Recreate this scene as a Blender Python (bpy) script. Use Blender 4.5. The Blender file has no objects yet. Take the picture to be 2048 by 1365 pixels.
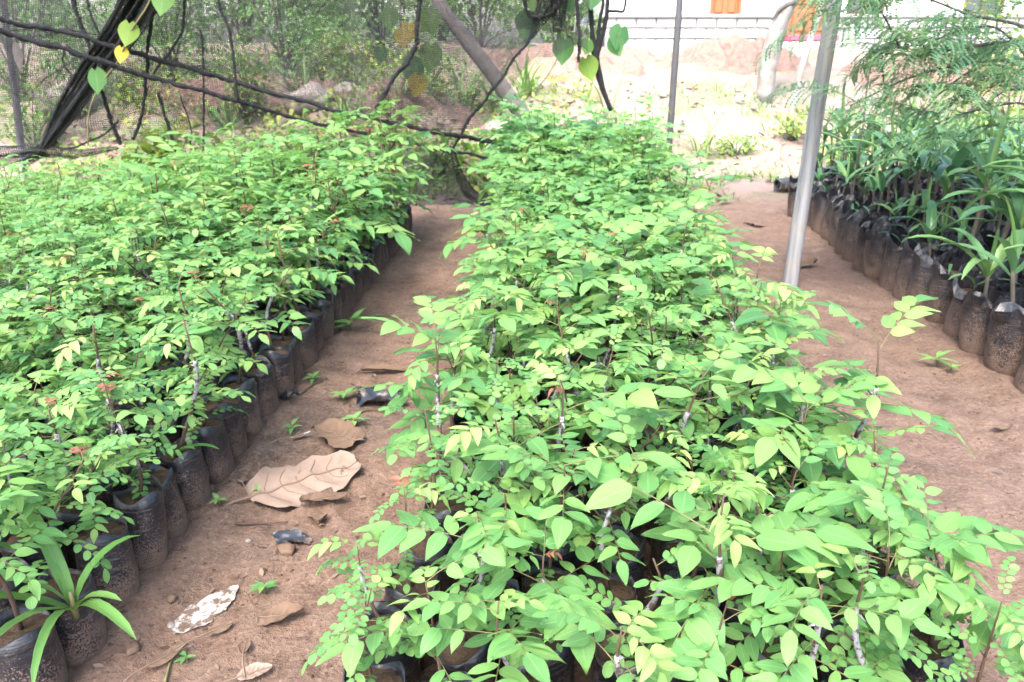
import bpy, math, random
import numpy as np
from mathutils import Matrix, Vector

# ------------------------------------------------------------------ camera, sky, sun, exposure
scene = bpy.context.scene
C = scene.collection
R = math.radians
PITCH, YAW, CAM_H = R(20.8), R(2.9), 1.5

cam_data = bpy.data.cameras.new('camera')
cam = bpy.data.objects.new('camera', cam_data)
C.objects.link(cam)
cam.location = (0, 0, CAM_H)
cam.rotation_euler = (math.pi / 2 - PITCH, 0, YAW)
cam_data.sensor_width = 23.5
cam_data.lens = 18.0
cam_data.clip_start = 0.05
cam_data.clip_end = 1500
cam_data.dof.use_dof = True
cam_data.dof.focus_distance = 1.9
cam_data.dof.aperture_fstop = 3.8
scene.camera = cam

SUN_EL, SUN_AZ = 58.0, 200.0          # azimuth clockwise from +Y (the direction the beds run)
world = bpy.data.worlds.new('World')
scene.world = world
world.use_nodes = True
wn = world.node_tree.nodes
sky = wn.new('ShaderNodeTexSky')
sky.sky_type = 'NISHITA'
sky.sun_disc = False
sky.sun_elevation = R(SUN_EL)
sky.sun_rotation = R(SUN_AZ)
sky.air_density = 1.0
sky.dust_density = 4.0
sky.ozone_density = 0.6
bg = wn['Background']
bg.inputs['Strength'].default_value = 0.15
world.node_tree.links.new(sky.outputs['Color'], bg.inputs['Color'])

sun_data = bpy.data.lights.new('sun', 'SUN')
sun_data.energy = 1.5
sun_data.angle = R(24)
sun_data.color = (1.0, 0.96, 0.9)
sun = bpy.data.objects.new('sun', sun_data)
C.objects.link(sun)
_d = Vector((math.sin(R(SUN_AZ)) * math.cos(R(SUN_EL)), math.cos(R(SUN_AZ)) * math.cos(R(SUN_EL)), math.sin(R(SUN_EL))))
sun.rotation_euler = _d.to_track_quat('Z', 'Y').to_euler()

vs = scene.view_settings
vs.view_transform = 'Standard'
vs.look = 'None'
vs.exposure = 3.3
vs.gamma = 1.0
vs.use_curve_mapping = False
scene.render.engine = 'CYCLES'
scene.cycles.use_denoising = True
scene.cycles.max_bounces = 8
scene.cycles.diffuse_bounces = 3
scene.cycles.adaptive_threshold = 0.02
scene.cycles.transparent_max_bounces = 16
scene.cycles.caustics_reflective = False
scene.cycles.caustics_refractive = False

rnd = random.Random(11)
NR = np.random.RandomState(7)

# ------------------------------------------------------------------ geometry helpers (all triangles, numpy)
def unp(px, py, Y=None, z=None):
    """A point of the place seen at a photo pixel, on the vertical plane Y or the level z."""
    f = 1569.0
    F = np.array([-math.sin(YAW) * math.cos(PITCH), math.cos(YAW) * math.cos(PITCH), -math.sin(PITCH)])
    Rr = np.array([math.cos(YAW), math.sin(YAW), 0.0])
    U = np.cross(Rr, F)
    d = F * f + Rr * (px - 1024) - U * (py - 682.5)
    t = Y / d[1] if Y is not None else (z - CAM_H) / d[2]
    return np.array([0, 0, CAM_H]) + d * t


class Geo:
    def __init__(s):
        s.v, s.f, s.uv, s.t, s.mi, s.n = [], [], [], [], [], 0

    def add(s, V, F, uv=None, tint=0.5, mi=0, M=None):
        V = np.asarray(V, float)
        F = np.asarray(F, int)
        if M is not None:
            V = V @ M[:3, :3].T + M[:3, 3]
        s.v.append(V)
        s.f.append(F + s.n)
        s.uv.append(np.zeros((len(V), 2)) if uv is None else np.asarray(uv, float))
        s.t.append(np.full(len(V), tint) if np.isscalar(tint) else np.asarray(tint, float))
        s.mi.append(np.full(len(F), mi, int) if np.isscalar(mi) else np.asarray(mi, int))
        s.n += len(V)
        return s

    def join(s, g, M=None, tint=None, mi=None):
        V, F, uv, t, m = g.arrays()
        return s.add(V, F, uv, t if tint is None else tint, m if mi is None else mi, M)

    def arrays(s):
        if len(s.v) > 1:
            s.v, s.f, s.uv = [np.concatenate(s.v)], [np.concatenate(s.f)], [np.concatenate(s.uv)]
            s.t, s.mi = [np.concatenate(s.t)], [np.concatenate(s.mi)]
        return s.v[0], s.f[0], s.uv[0], s.t[0], s.mi[0]

    def mesh(s, name, mats, smooth=True):
        V, F, uv, t, mi = s.arrays()
        me = bpy.data.meshes.new(name)
        me.vertices.add(len(V))
        me.vertices.foreach_set('co', V.astype(np.float32).ravel())
        me.loops.add(len(F) * 3)
        me.loops.foreach_set('vertex_index', F.astype(np.int32).ravel())
        me.polygons.add(len(F))
        me.polygons.foreach_set('loop_start', np.arange(0, len(F) * 3, 3, dtype=np.int32))
        for m in (mats if isinstance(mats, (list, tuple)) else [mats]):
            me.materials.append(m)
        me.polygons.foreach_set('material_index', mi.astype(np.int32))
        me.polygons.foreach_set('use_smooth', np.full(len(F), smooth) if isinstance(smooth, bool) else smooth)
        ul = me.uv_layers.new(name='UVMap')
        ul.data.foreach_set('uv', uv[F.ravel()].astype(np.float32).ravel())
        a = me.attributes.new('tint', 'FLOAT', 'POINT')
        a.data.foreach_set('value', t.astype(np.float32))
        me.update(calc_edges=True)
        me.validate()
        return me


def T(x=0, y=0, z=0):
    M = np.eye(4); M[:3, 3] = (x, y, z); return M


def Rz(a):
    c, s = math.cos(a), math.sin(a); M = np.eye(4); M[0, 0] = c; M[0, 1] = -s; M[1, 0] = s; M[1, 1] = c; return M


def Rx(a):
    c, s = math.cos(a), math.sin(a); M = np.eye(4); M[1, 1] = c; M[1, 2] = -s; M[2, 1] = s; M[2, 2] = c; return M


def Ry(a):
    c, s = math.cos(a), math.sin(a); M = np.eye(4); M[0, 0] = c; M[0, 2] = s; M[2, 0] = -s; M[2, 2] = c; return M


def S(k, ky=None, kz=None):
    return np.diag([k, k if ky is None else ky, k if kz is None else kz, 1.0])


def grid_faces(nu, nv, wrap=False):
    """quads of a nu x nv vertex grid (index i*nv+j) as triangles; wrap joins the last j to the first"""
    i = np.arange(nu - 1)[:, None]
    j = np.arange(nv if wrap else nv - 1)[None, :]
    j2 = (j + 1) % nv
    a, b, c, d = i * nv + j, (i + 1) * nv + j, (i + 1) * nv + j2, i * nv + j2
    return np.concatenate([np.stack([a, b, c], -1).reshape(-1, 3), np.stack([a, c, d], -1).reshape(-1, 3)])


def frame_along(P):
    P = np.asarray(P, float)
    Tn = np.gradient(P, axis=0)
    Tn /= np.linalg.norm(Tn, axis=1)[:, None] + 1e-9
    ref = np.array([0.3, 0.9, 0.1]) if abs(Tn[0, 2]) > 0.7 else np.array([0, 0, 1.0])
    A = np.cross(Tn, ref); A /= np.linalg.norm(A, axis=1)[:, None] + 1e-9
    return Tn, A, np.cross(Tn, A)


def tube(P, r, seg=6, jitter=0.0, rs=None, caps=True):
    P = np.asarray(P, float)
    n = len(P)
    r = np.full(n, r) if np.isscalar(r) else np.asarray(r, float)
    Tn, A, B = frame_along(P)
    th = np.linspace(0, 2 * math.pi, seg, endpoint=False)
    rr = r[:, None] * np.ones(seg)
    if jitter:
        rr = rr * (1 + (rs or NR).uniform(-jitter, jitter, rr.shape))
    V = P[:, None, :] + A[:, None, :] * (np.cos(th) * rr)[..., None] + B[:, None, :] * (np.sin(th) * rr)[..., None]
    F = grid_faces(n, seg, True)
    L = np.concatenate([[0], np.cumsum(np.linalg.norm(np.diff(P, axis=0), axis=1))])
    uv = np.stack([np.tile(th / 6.283, (n, 1)), np.tile(L[:, None], (1, seg))], -1).reshape(-1, 2)
    V = V.reshape(-1, 3)
    if caps:
        k = len(V)
        V = np.concatenate([V, P[:1], P[-1:]])
        uv = np.concatenate([uv, [[0.5, 0], [0.5, L[-1]]]])
        j = np.arange(seg)
        F = np.concatenate([F, np.stack([np.full(seg, k), j, (j + 1) % seg], -1),
                            np.stack([np.full(seg, k + 1), (n - 1) * seg + (j + 1) % seg, (n - 1) * seg + j], -1)])
    return V, F, uv


def box(x0, x1, y0, y1, z0, z1):
    V = np.array([[x, y, z] for x in (x0, x1) for y in (y0, y1) for z in (z0, z1)], float)
    F = []
    for a, b, c, d in ((0, 1, 3, 2), (4, 6, 7, 5), (0, 4, 5, 1), (2, 3, 7, 6), (0, 2, 6, 4), (1, 5, 7, 3)):
        F += [(a, b, c), (a, c, d)]
    return V, np.array(F), None


def bbox_bevel(x0, x1, y0, y1, z0, z1, b=0.006):
    """a box whose -Y face is chamfered"""
    V = [[x0, y1, z0], [x1, y1, z0], [x1, y1, z1], [x0, y1, z1],
         [x0, y0 + b, z0], [x1, y0 + b, z0], [x1, y0 + b, z1], [x0, y0 + b, z1],
         [x0 + b, y0, z0 + b], [x1 - b, y0, z0 + b], [x1 - b, y0, z1 - b], [x0 + b, y0, z1 - b]]
    F = []
    for k in range(4):
        k2 = (k + 1) % 4
        F += [(k, k2, 4 + k2), (k, 4 + k2, 4 + k), (4 + k, 4 + k2, 8 + k2), (4 + k, 8 + k2, 8 + k)]
    F += [(8, 9, 10), (8, 10, 11), (0, 2, 1), (0, 3, 2)]
    return np.array(V, float), np.array(F), None


def smooth_path(P, n=24):
    """Catmull-Rom through P"""
    P = np.asarray(P, float)
    Q = np.concatenate([[2 * P[0] - P[1]], P, [2 * P[-1] - P[-2]]])
    out = []
    m = len(P) - 1
    for q in np.linspace(0, m - 1e-6, n):
        i = int(q); t = q - i
        a, b, c, d = Q[i], Q[i + 1], Q[i + 2], Q[i + 3]
        out.append(0.5 * ((2 * b) + (c - a) * t + (2 * a - 5 * b + 4 * c - d) * t * t + (3 * b - a - 3 * c + d) * t ** 3))
    return np.array(out)


_tab = NR.uniform(-1, 1, (256, 256))


def vnoise(x, y):
    x = np.asarray(x, float); y = np.asarray(y, float)
    i, j = np.floor(x).astype(int), np.floor(y).astype(int)
    u, v = x - i, y - j
    u, v = u * u * (3 - 2 * u), v * v * (3 - 2 * v)
    g = lambda a, b: _tab[a % 256, b % 256]
    return (g(i, j) * (1 - u) + g(i + 1, j) * u) * (1 - v) + (g(i, j + 1) * (1 - u) + g(i + 1, j + 1) * u) * v


def fbm(x, y, o=4):
    s, a = 0, 1.0
    for k in range(o):
        s = s + a * vnoise(x * 2 ** k + 17 * k, y * 2 ** k + 31 * k); a *= 0.5
    return s


def sstep(a, b, x):
    t = np.clip((np.asarray(x, float) - a) / (b - a), 0, 1); return t * t * (3 - 2 * t)


# ------------------------------------------------------------------ object helpers
def obj(name, data, parent=None, M=None):
    o = bpy.data.objects.new(name, data)
    C.objects.link(o)
    if parent is not None:
        o.parent = parent
    if M is not None:
        o.matrix_basis = Matrix(M.tolist())
    return o


def tag(o, label=None, cat=None, group=None, kind=None):
    if label: o['label'] = label
    if cat: o['category'] = cat
    if group: o['group'] = group
    if kind: o['kind'] = kind
    return o


def thing(name, label, cat, M=None, group=None):
    o = obj(name, None, None, M)
    o.empty_display_size = 0.05
    return tag(o, label, cat, group)


ORD = ['zeroth', 'first', 'second', 'third', 'fourth', 'fifth', 'sixth', 'seventh', 'eighth', 'ninth', 'tenth', 'eleventh', 'twelfth',
       'thirteenth', 'fourteenth', 'fifteenth', 'sixteenth', 'seventeenth', 'eighteenth', 'nineteenth', 'twentieth']
TENS = {20: 'twenty', 30: 'thirty', 40: 'forty', 50: 'fifty'}
TENTH = {30: 'thirtieth', 40: 'fortieth', 50: 'fiftieth'}


def ordinal(n):
    if n <= 20: return ORD[n]
    return TENTH[n] if n % 10 == 0 else TENS[n // 10 * 10] + '-' + ORD[n % 10]


# ------------------------------------------------------------------ materials
class Mat:
    def __init__(s, name):
        s.m = bpy.data.materials.new(name)
        s.m.use_nodes = True
        s.nt = s.m.node_tree
        s.b = s.nt.nodes['Principled BSDF']
        s.out = s.nt.nodes['Material Output']

    def n(s, t, **kw):
        nd = s.nt.nodes.new(t)
        for k, v in kw.items():
            if k in nd.inputs.keys():
                nd.inputs[k].default_value = v
            else:
                setattr(nd, k, v)
        return nd

    def l(s, a, b): s.nt.links.new(a, b)

    def tc(s, k='Object'):
        return s.n('ShaderNodeTexCoord').outputs[k]

    def noise(s, vec, scale, detail=4.0, rough=0.55, k='Fac'):
        nd = s.n('ShaderNodeTexNoise', Scale=scale, Detail=detail, Roughness=rough)
        if vec is not None: s.l(vec, nd.inputs['Vector'])
        return nd.outputs[k]

    def ramp(s, fac, stops):
        nd = s.n('ShaderNodeValToRGB')
        e = nd.color_ramp.elements
        while len(e) < len(stops): e.new(0.5)
        for q, (p, c) in zip(e, stops):
            q.position = p
            q.color = (c, c, c, 1) if np.isscalar(c) else (*c, 1)
        s.l(fac, nd.inputs['Fac'])
        return nd.outputs['Color']

    def mix(s, fac, a, b, mode='MIX'):
        nd = s.n('ShaderNodeMix', data_type='RGBA', blend_type=mode)
        for sock, v in ((nd.inputs[0], fac), (nd.inputs[6], a), (nd.inputs[7], b)):
            if hasattr(v, 'is_linked'): s.l(v, sock)
            elif np.isscalar(v): sock.default_value = v
            else: sock.default_value = (*v, 1)
        return nd.outputs[2]

    def math(s, op, a, b=0.0, clamp=False):
        nd = s.n('ShaderNodeMath', operation=op, use_clamp=clamp)
        for sock, v in ((nd.inputs[0], a), (nd.inputs[1], b)):
            if hasattr(v, 'is_linked'): s.l(v, sock)
            else: sock.default_value = v
        return nd.outputs[0]

    def bump(s, h, strength=0.4, dist=0.01):
        nd = s.n('ShaderNodeBump', Strength=strength, Distance=dist)
        s.l(h, nd.inputs['Height'])
        s.l(nd.outputs[0], s.b.inputs['Normal'])
        return nd.outputs[0]

    def col(s, c, rough=0.6, spec=0.3):
        if hasattr(c, 'is_linked'): s.l(c, s.b.inputs['Base Color'])
        else: s.b.inputs['Base Color'].default_value = (*c, 1)
        if hasattr(rough, 'is_linked'): s.l(rough, s.b.inputs['Roughness'])
        else: s.b.inputs['Roughness'].default_value = rough
        s.b.inputs['Specular IOR Level'].default_value = spec
        return s

    def sep(s, vec):
        nd = s.n('ShaderNodeSeparateXYZ'); s.l(vec, nd.inputs[0]); return nd.outputs


def leaf_mat(name, c0, c1, c2, trans=0.3, rough=0.5, vein=0.5, specks=0.0, wob=0.35):
    m = Mat(name)
    at = m.n('ShaderNodeAttribute', attribute_name='tint').outputs['Fac']
    rn = m.n('ShaderNodeObjectInfo').outputs['Random']
    uv = m.tc('UV')
    x = m.sep(uv)
    f = m.math('ADD', m.math('MULTIPLY', at, 1 - wob), m.math('MULTIPLY', rn, wob))
    col = m.ramp(f, [(0.15, c0), (0.48, c1), (0.84, c2)])
    d = m.math('ABSOLUTE', m.math('SUBTRACT', x[0], 0.5))
    rib = m.math('SUBTRACT', 1.0, m.math('MULTIPLY', d, 22.0), True)
    lat = m.math('SINE', m.math('MULTIPLY', m.math('SUBTRACT', x[1], m.math('MULTIPLY', d, 0.55)), 62.0))
    lat = m.math('MULTIPLY', m.math('SUBTRACT', lat, 0.75, True), 1.6)
    v = m.math('MULTIPLY', m.math('ADD', rib, m.math('MULTIPLY', lat, 0.35), True), vein)
    pale = tuple(min(1, q * 1.7 + 0.03) for q in c1)
    col = m.mix(v, col, pale)
    if specks:
        vo = m.n('ShaderNodeTexVoronoi', Scale=260.0)
        m.l(m.tc('Object'), vo.inputs['Vector'])
        sp = m.math('MULTIPLY', m.math('LESS_THAN', vo.outputs['Distance'], 0.22), m.math('GREATER_THAN', m.noise(m.tc('Object'), 18.0, 0), 0.58))
        sp = m.math('MULTIPLY', sp, m.math('GREATER_THAN', rn, 1 - specks))
        col = m.mix(sp, col, (0.33, 0.36, 0.32))
        worn = m.math('MULTIPLY', m.math('LESS_THAN', m.noise(m.tc('Object'), 30.0, 1), m.math('SUBTRACT', 0.36, m.math('MULTIPLY', m.math('SUBTRACT', 0.5, d), 0.16))), m.math('LESS_THAN', m.math('FRACT', m.math('MULTIPLY', rn, 3.7)), 0.3))
        col = m.mix(worn, col, (0.13, 0.10, 0.03))
    m.col(col, m.math('ADD', m.math('MULTIPLY', m.math('FRACT', m.math('MULTIPLY', rn, 7.3)), 0.3), rough - 0.13), 0.3)
    m.bump(v, 0.3, 0.002)
    tr = m.n('ShaderNodeBsdfTranslucent')
    m.l(m.mix(0.35, col, tuple(min(1, q) for q in (c1[0] * 2.2, c1[1] * 1.7, c1[2] * 0.9))), tr.inputs['Color'])
    ms = m.n('ShaderNodeMixShader', Fac=trans)
    m.l(m.b.outputs[0], ms.inputs[1]); m.l(tr.outputs[0], ms.inputs[2])
    m.l(ms.outputs[0], m.out.inputs['Surface'])
    return m.m


M_LEAF = leaf_mat('seedling_leaf', (0.062, 0.172, 0.060), (0.116, 0.268, 0.080), (0.200, 0.340, 0.095), specks=0.22, rough=0.52, trans=0.40)
M_YOUNG = leaf_mat('young_leaf', (0.11, 0.27, 0.070), (0.17, 0.31, 0.085), (0.27, 0.36, 0.12), trans=0.35)
M_RED = leaf_mat('red_tip', (0.15, 0.05, 0.032), (0.20, 0.075, 0.05), (0.20, 0.135, 0.055))
M_PALM = leaf_mat('palm_blade', (0.034, 0.098, 0.048), (0.060, 0.148, 0.066), (0.125, 0.225, 0.07), trans=0.28, rough=0.36, vein=0.15)
M_BLADE = leaf_mat('grass_blade', (0.055, 0.150, 0.035), (0.095, 0.200, 0.050), (0.18, 0.17, 0.095), trans=0.3, vein=0.2)
M_FERN = leaf_mat('feathery_leaf', (0.060, 0.150, 0.085), (0.105, 0.215, 0.120), (0.17, 0.28, 0.12), trans=0.45, vein=0.25)
M_BUSH = leaf_mat('bush_leaf', (0.065, 0.165, 0.055), (0.130, 0.265, 0.085), (0.25, 0.35, 0.14), trans=0.45, vein=0.2)
M_BUSHL = leaf_mat('light_bush_leaf', (0.07, 0.17, 0.035), (0.13, 0.24, 0.05), (0.26, 0.27, 0.06), trans=0.35, vein=0.2)
M_HEART = leaf_mat('heart_leaf', (0.050, 0.140, 0.050), (0.075, 0.185, 0.050), (0.20, 0.27, 0.03), trans=0.4, vein=0.4)
M_YELLOW = leaf_mat('yellow_leaf', (0.34, 0.26, 0.02), (0.42, 0.34, 0.03), (0.48, 0.42, 0.06), trans=0.35)
M_DRYLEAF = leaf_mat('dry_leaf', (0.075, 0.046, 0.032), (0.14, 0.095, 0.068), (0.21, 0.16, 0.125), trans=0.12, rough=0.8, vein=0.25)


def simple(name, fn):
    m = Mat(name); fn(m); return m.m


def _stem(m):
    at = m.n('ShaderNodeObjectInfo').outputs['Random']
    n = m.noise(m.tc(), 90.0, 3)
    m.col(m.mix(n, m.mix(at, (0.075, 0.040, 0.024), (0.12, 0.075, 0.05)), (0.035, 0.022, 0.016)), 0.8)
M_STEM = simple('brown_stem', _stem)


def _pstem(m):
    n = m.noise(m.tc(), 40.0, 4)
    m.col(m.mix(n, (0.040, 0.034, 0.026), (0.105, 0.092, 0.070)), 0.8)
M_PSTEM = simple('palm_stem', _pstem)


def _gstem(m):
    m.col(m.mix(m.noise(m.tc(), 60.0), (0.10, 0.13, 0.045), (0.13, 0.085, 0.045)), 0.6)
M_RACHIS = simple('leaf_stalk', _gstem)


def _tape(m):
    x = m.sep(m.tc('UV'))
    w = m.math('SINE', m.math('ADD', m.math('MULTIPLY', x[1], 900.0), m.math('MULTIPLY', x[0], 6.283)))
    n = m.noise(m.tc(), 75.0, 4)
    m.col(m.mix(m.math('GREATER_THAN', n, 0.535), m.mix(m.math('MULTIPLY', w, 0.25, True), (0.22, 0.225, 0.235), (0.13, 0.13, 0.14)), (0.065, 0.048, 0.04)), 0.32, 0.6)
    m.bump(n, 0.6, 0.003)
M_TAPE = simple('graft_tape', _tape)


def bag_mat(name, dirt_amt, mud):
    m = Mat(name)
    tc = m.tc()
    x = m.sep(tc)
    rn = m.n('ShaderNodeObjectInfo').outputs['Random']
    mp = m.n('ShaderNodeVectorMath', operation='ADD')
    m.l(tc, mp.inputs[0])
    cx = m.n('ShaderNodeCombineXYZ'); m.l(m.math('MULTIPLY', rn, 37.0), cx.inputs[0]); m.l(m.math('MULTIPLY', rn, 11.0), cx.inputs[1])
    m.l(cx.outputs[0], mp.inputs[1])
    v = mp.outputs[0]
    fine = m.noise(v, 210.0, 4, 0.7)
    broad = m.noise(v, 16.0, 3)
    hgt = m.math('SUBTRACT', 1.0, m.math('DIVIDE', x[2], mud, False), True)
    amount = m.math('ADD', m.math('MULTIPLY', hgt, 0.25 * dirt_amt), m.math('MULTIPLY', broad, 0.24))
    mask = m.math('GREATER_THAN', m.math('ADD', fine, amount), 0.765)
    film = m.math('MULTIPLY', m.math('SUBTRACT', m.math('ADD', hgt, broad), 1.14, True), 0.4, True)
    streak = m.n('ShaderNodeMapping'); streak.inputs['Scale'].default_value = (10, 10, 150); m.l(v, streak.inputs['Vector'])
    st = m.math('GREATER_THAN', m.noise(streak.outputs[0], 1.0, 3), 0.645)
    col = m.mix(film, (0.011, 0.012, 0.016), (0.060, 0.042, 0.032))
    col = m.mix(m.math('MULTIPLY', st, 0.45), col, (0.115, 0.098, 0.085))
    col = m.mix(mask, col, (0.125, 0.082, 0.060))
    m.col(col, m.ramp(mask, [(0, 0.36), (1, 0.85)]), 0.5)
    h = m.math('ADD', m.noise(v, 30.0, 4, 0.6), m.math('MULTIPLY', m.noise(streak.outputs[0], 0.6, 2), 0.6))
    m.bump(h, 0.55, 0.008)
    return m.m
M_BAG = bag_mat('black_bag', 1.0, 0.22)
M_BAGL = bag_mat('black_palm_bag', 0.95, 0.36)


def _soil(m):
    v = m.tc()
    n = m.noise(v, 70.0, 5, 0.7)
    m.col(m.mix(n, (0.035, 0.023, 0.017), (0.100, 0.067, 0.046)), 0.95, 0.1)
    m.bump(n, 0.8, 0.01)
M_SOIL = simple('bag_soil', _soil)


def _ground(m):
    v = m.tc()
    x = m.sep(v)
    n1 = m.noise(v, 0.9, 5)
    n2 = m.ramp(m.noise(v, 7.0, 6, 0.68), [(0.33, 0.0), (0.67, 1.0)])
    n3 = m.ramp(m.noise(v, 60.0, 5, 0.7), [(0.3, 0.0), (0.7, 1.0)])
    n4 = m.noise(v, 240.0, 3, 0.7)
    wet = m.ramp(n1, [(0.40, 0.0), (0.62, 1.0)])
    red = m.mix(n2, (0.118, 0.070, 0.049), (0.205, 0.132, 0.097))
    grey = m.mix(n2, (0.066, 0.046, 0.037), (0.145, 0.101, 0.079))
    side = m.math('MULTIPLY', m.math('ADD', x[0], 0.2), 0.7, True)
    near = m.mix(m.math('MULTIPLY', wet, m.math('SUBTRACT', 1.0, m.math('MULTIPLY', side, 0.6))), red, grey)
    near = m.mix(m.math('MULTIPLY', m.math('SUBTRACT', n3, 0.45, True), 1.6, True), near, m.mix(0.55, near, (0.33, 0.235, 0.18)))
    dark = m.math('MULTIPLY', m.math('LESS_THAN', m.noise(v, 34.0, 3, 0.6), 0.36), 0.55)
    near = m.mix(dark, near, (0.030, 0.021, 0.017))
    peb = m.n('ShaderNodeTexVoronoi', Scale=46.0); m.l(v, peb.inputs['Vector'])
    pm = m.math('MULTIPLY', m.math('LESS_THAN', peb.outputs['Distance'], 0.17), m.math('GREATER_THAN', m.noise(v, 21.0, 2), 0.60))
    near = m.mix(m.math('MULTIPLY', pm, 0.55), near, (0.30, 0.20, 0.14))
    # beyond the shelter: dry, pale sandy soil with red earth and worn grass
    far_red = m.mix(m.ramp(m.noise(v, 1.3, 4), [(0.42, 0.0), (0.62, 1.0)]), (0.205, 0.162, 0.142), (0.165, 0.108, 0.088))
    far_g = m.mix(m.ramp(m.noise(v, 2.2, 5), [(0.50, 0.0), (0.66, 1.0)]), far_red, (0.085, 0.115, 0.045))
    far_g = m.mix(n3, far_g, m.mix(0.5, far_g, (0.19, 0.15, 0.125)))
    k = m.ramp(m.math('ADD', m.math('MULTIPLY', x[1], 0.1), m.math('MULTIPLY', n1, 0.10)), [(0.80, 0.0), (0.93, 1.0)])
    m.col(m.mix(k, near, far_g), m.ramp(wet, [(0, 0.92), (1, 0.72)]), 0.25)
    h = m.math('ADD', m.math('MULTIPLY', n2, 1.0), m.math('ADD', m.math('MULTIPLY', n3, 0.45), m.math('MULTIPLY', n4, 0.18)))
    m.bump(h, 0.75, 0.024)
M_GROUND = simple('ground_soil', _ground)


def _mound(m):
    v = m.tc()
    n = m.noise(v, 9.0, 6, 0.7)
    m.col(m.mix(n, (0.105, 0.062, 0.050), (0.200, 0.142, 0.120)), 0.95, 0.1)
    m.bump(n, 1.0, 0.06)
M_MOUND = simple('red_earth', _mound)


def _rock(m):
    v = m.tc()
    n = m.noise(v, 8.0, 6, 0.65)
    m.col(m.mix(n, (0.13, 0.10, 0.085), (0.28, 0.255, 0.245)), 0.9, 0.2)
    m.bump(n, 0.9, 0.03)
M_ROCK = simple('pale_rock', _rock)


def _wood(m):
    mp = m.n('ShaderNodeMapping'); mp.inputs['Scale'].default_value = (26, 26, 1.2); m.l(m.tc(), mp.inputs['Vector'])
    n = m.noise(mp.outputs[0], 1.0, 6, 0.65)
    blot = m.noise(m.tc(), 5.0, 4)
    c = m.ramp(n, [(0.32, (0.095, 0.096, 0.104)), (0.46, (0.190, 0.194, 0.206)), (0.62, (0.265, 0.268, 0.275)), (0.75, (0.180, 0.172, 0.155))])
    c = m.mix(m.math('MULTIPLY', m.math('SUBTRACT', blot, 0.5, True), 3.0, True), c, (0.24, 0.21, 0.165))
    m.col(c, 0.95, 0.08)
    m.bump(n, 0.9, 0.012)
M_POST = simple('weathered_pole', _wood)


def _metal(m):
    m.col(m.mix(m.noise(m.tc(), 14.0, 5), (0.022, 0.024, 0.028), (0.045, 0.045, 0.045)), 0.5, 0.5)
M_PIPE = simple('grey_pipe', _metal)


def _bark(m):
    mp = m.n('ShaderNodeMapping'); mp.inputs['Scale'].default_value = (12, 12, 2.5); m.l(m.tc(), mp.inputs['Vector'])
    n = m.noise(mp.outputs[0], 1.5, 6, 0.7)
    m.col(m.mix(n, (0.030, 0.027, 0.026), (0.105, 0.094, 0.088)), 0.9, 0.2)
    m.bump(n, 0.9, 0.02)
M_BARK = simple('grey_bark', _bark)


def _pale_bark(m):
    n = m.noise(m.tc(), 6.0, 5, 0.65)
    m.col(m.ramp(n, [(0.35, (0.14, 0.12, 0.10)), (0.5, (0.18, 0.168, 0.160)), (0.8, (0.24, 0.23, 0.225))]), 0.85, 0.2)
    m.bump(n, 0.6, 0.02)
M_PALEBARK = simple('pale_bark', _pale_bark)


def net_mat(name, cell, thread, dense, tone=0.012):
    m = Mat(name)
    uv = m.tc('UV')
    nz = m.n('ShaderNodeTexNoise', Scale=5.0, Detail=3.0)
    m.l(uv, nz.inputs['Vector'])
    add = m.n('ShaderNodeVectorMath', operation='MULTIPLY_ADD')
    m.l(nz.outputs['Color'], add.inputs[0]); add.inputs[1].default_value = (0.05, 0.05, 0); m.l(uv, add.inputs[2])
    x = m.sep(add.outputs[0])
    fx = m.math('FRACT', m.math('DIVIDE', x[0], cell))
    fy = m.math('FRACT', m.math('DIVIDE', x[1], cell))
    g = m.math('MAXIMUM', m.math('LESS_THAN', fx, thread), m.math('LESS_THAN', fy, thread))
    cl = m.math('MULTIPLY', m.math('SUBTRACT', m.noise(add.outputs[0], 7.0, 4, 0.6), 0.5 - dense * 0.3, True), dense * 1.6, True)
    op = m.math('MAXIMUM', g, cl)
    m.col((tone, tone, tone * 1.15), 0.6, 0.25)
    tr = m.n('ShaderNodeBsdfTransparent')
    ms = m.n('ShaderNodeMixShader')
    m.l(op, ms.inputs[0]); m.l(tr.outputs[0], ms.inputs[1]); m.l(m.b.outputs[0], ms.inputs[2])
    m.l(ms.outputs[0], m.out.inputs['Surface'])
    return m.m
M_NET = net_mat('black_net', 0.017, 0.235, 0.46, 0.018)
M_NETD = net_mat('black_net_gathered', 0.022, 0.27, 0.25, 0.010)


def _netroof(m):
    # overhead cloth: the weave is finer than anything the light resolves, half of it open
    m.col((0.012, 0.012, 0.014), 0.6, 0.2)
    tr = m.n('ShaderNodeBsdfTransparent')
    ms = m.n('ShaderNodeMixShader', Fac=0.52)
    m.l(tr.outputs[0], ms.inputs[1]); m.l(m.b.outputs[0], ms.inputs[2])
    m.l(ms.outputs[0], m.out.inputs['Surface'])
M_NETR = simple('black_net_roof', _netroof)



def _cord(m):
    n = m.noise(m.tc(), 60.0, 4, 0.7)
    m.col(m.mix(n, (0.008, 0.008, 0.010), (0.030, 0.030, 0.034)), 0.75, 0.2)
    m.bump(n, 1.0, 0.02)
M_CORD = simple('black_cord', _cord)


def _plaster(m):
    n = m.noise(m.tc(), 3.0, 5)
    m.col(m.mix(n, (0.70, 0.71, 0.74), (0.80, 0.80, 0.82)), 0.85, 0.2)
M_PLASTER = simple('white_plaster', _plaster)


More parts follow.
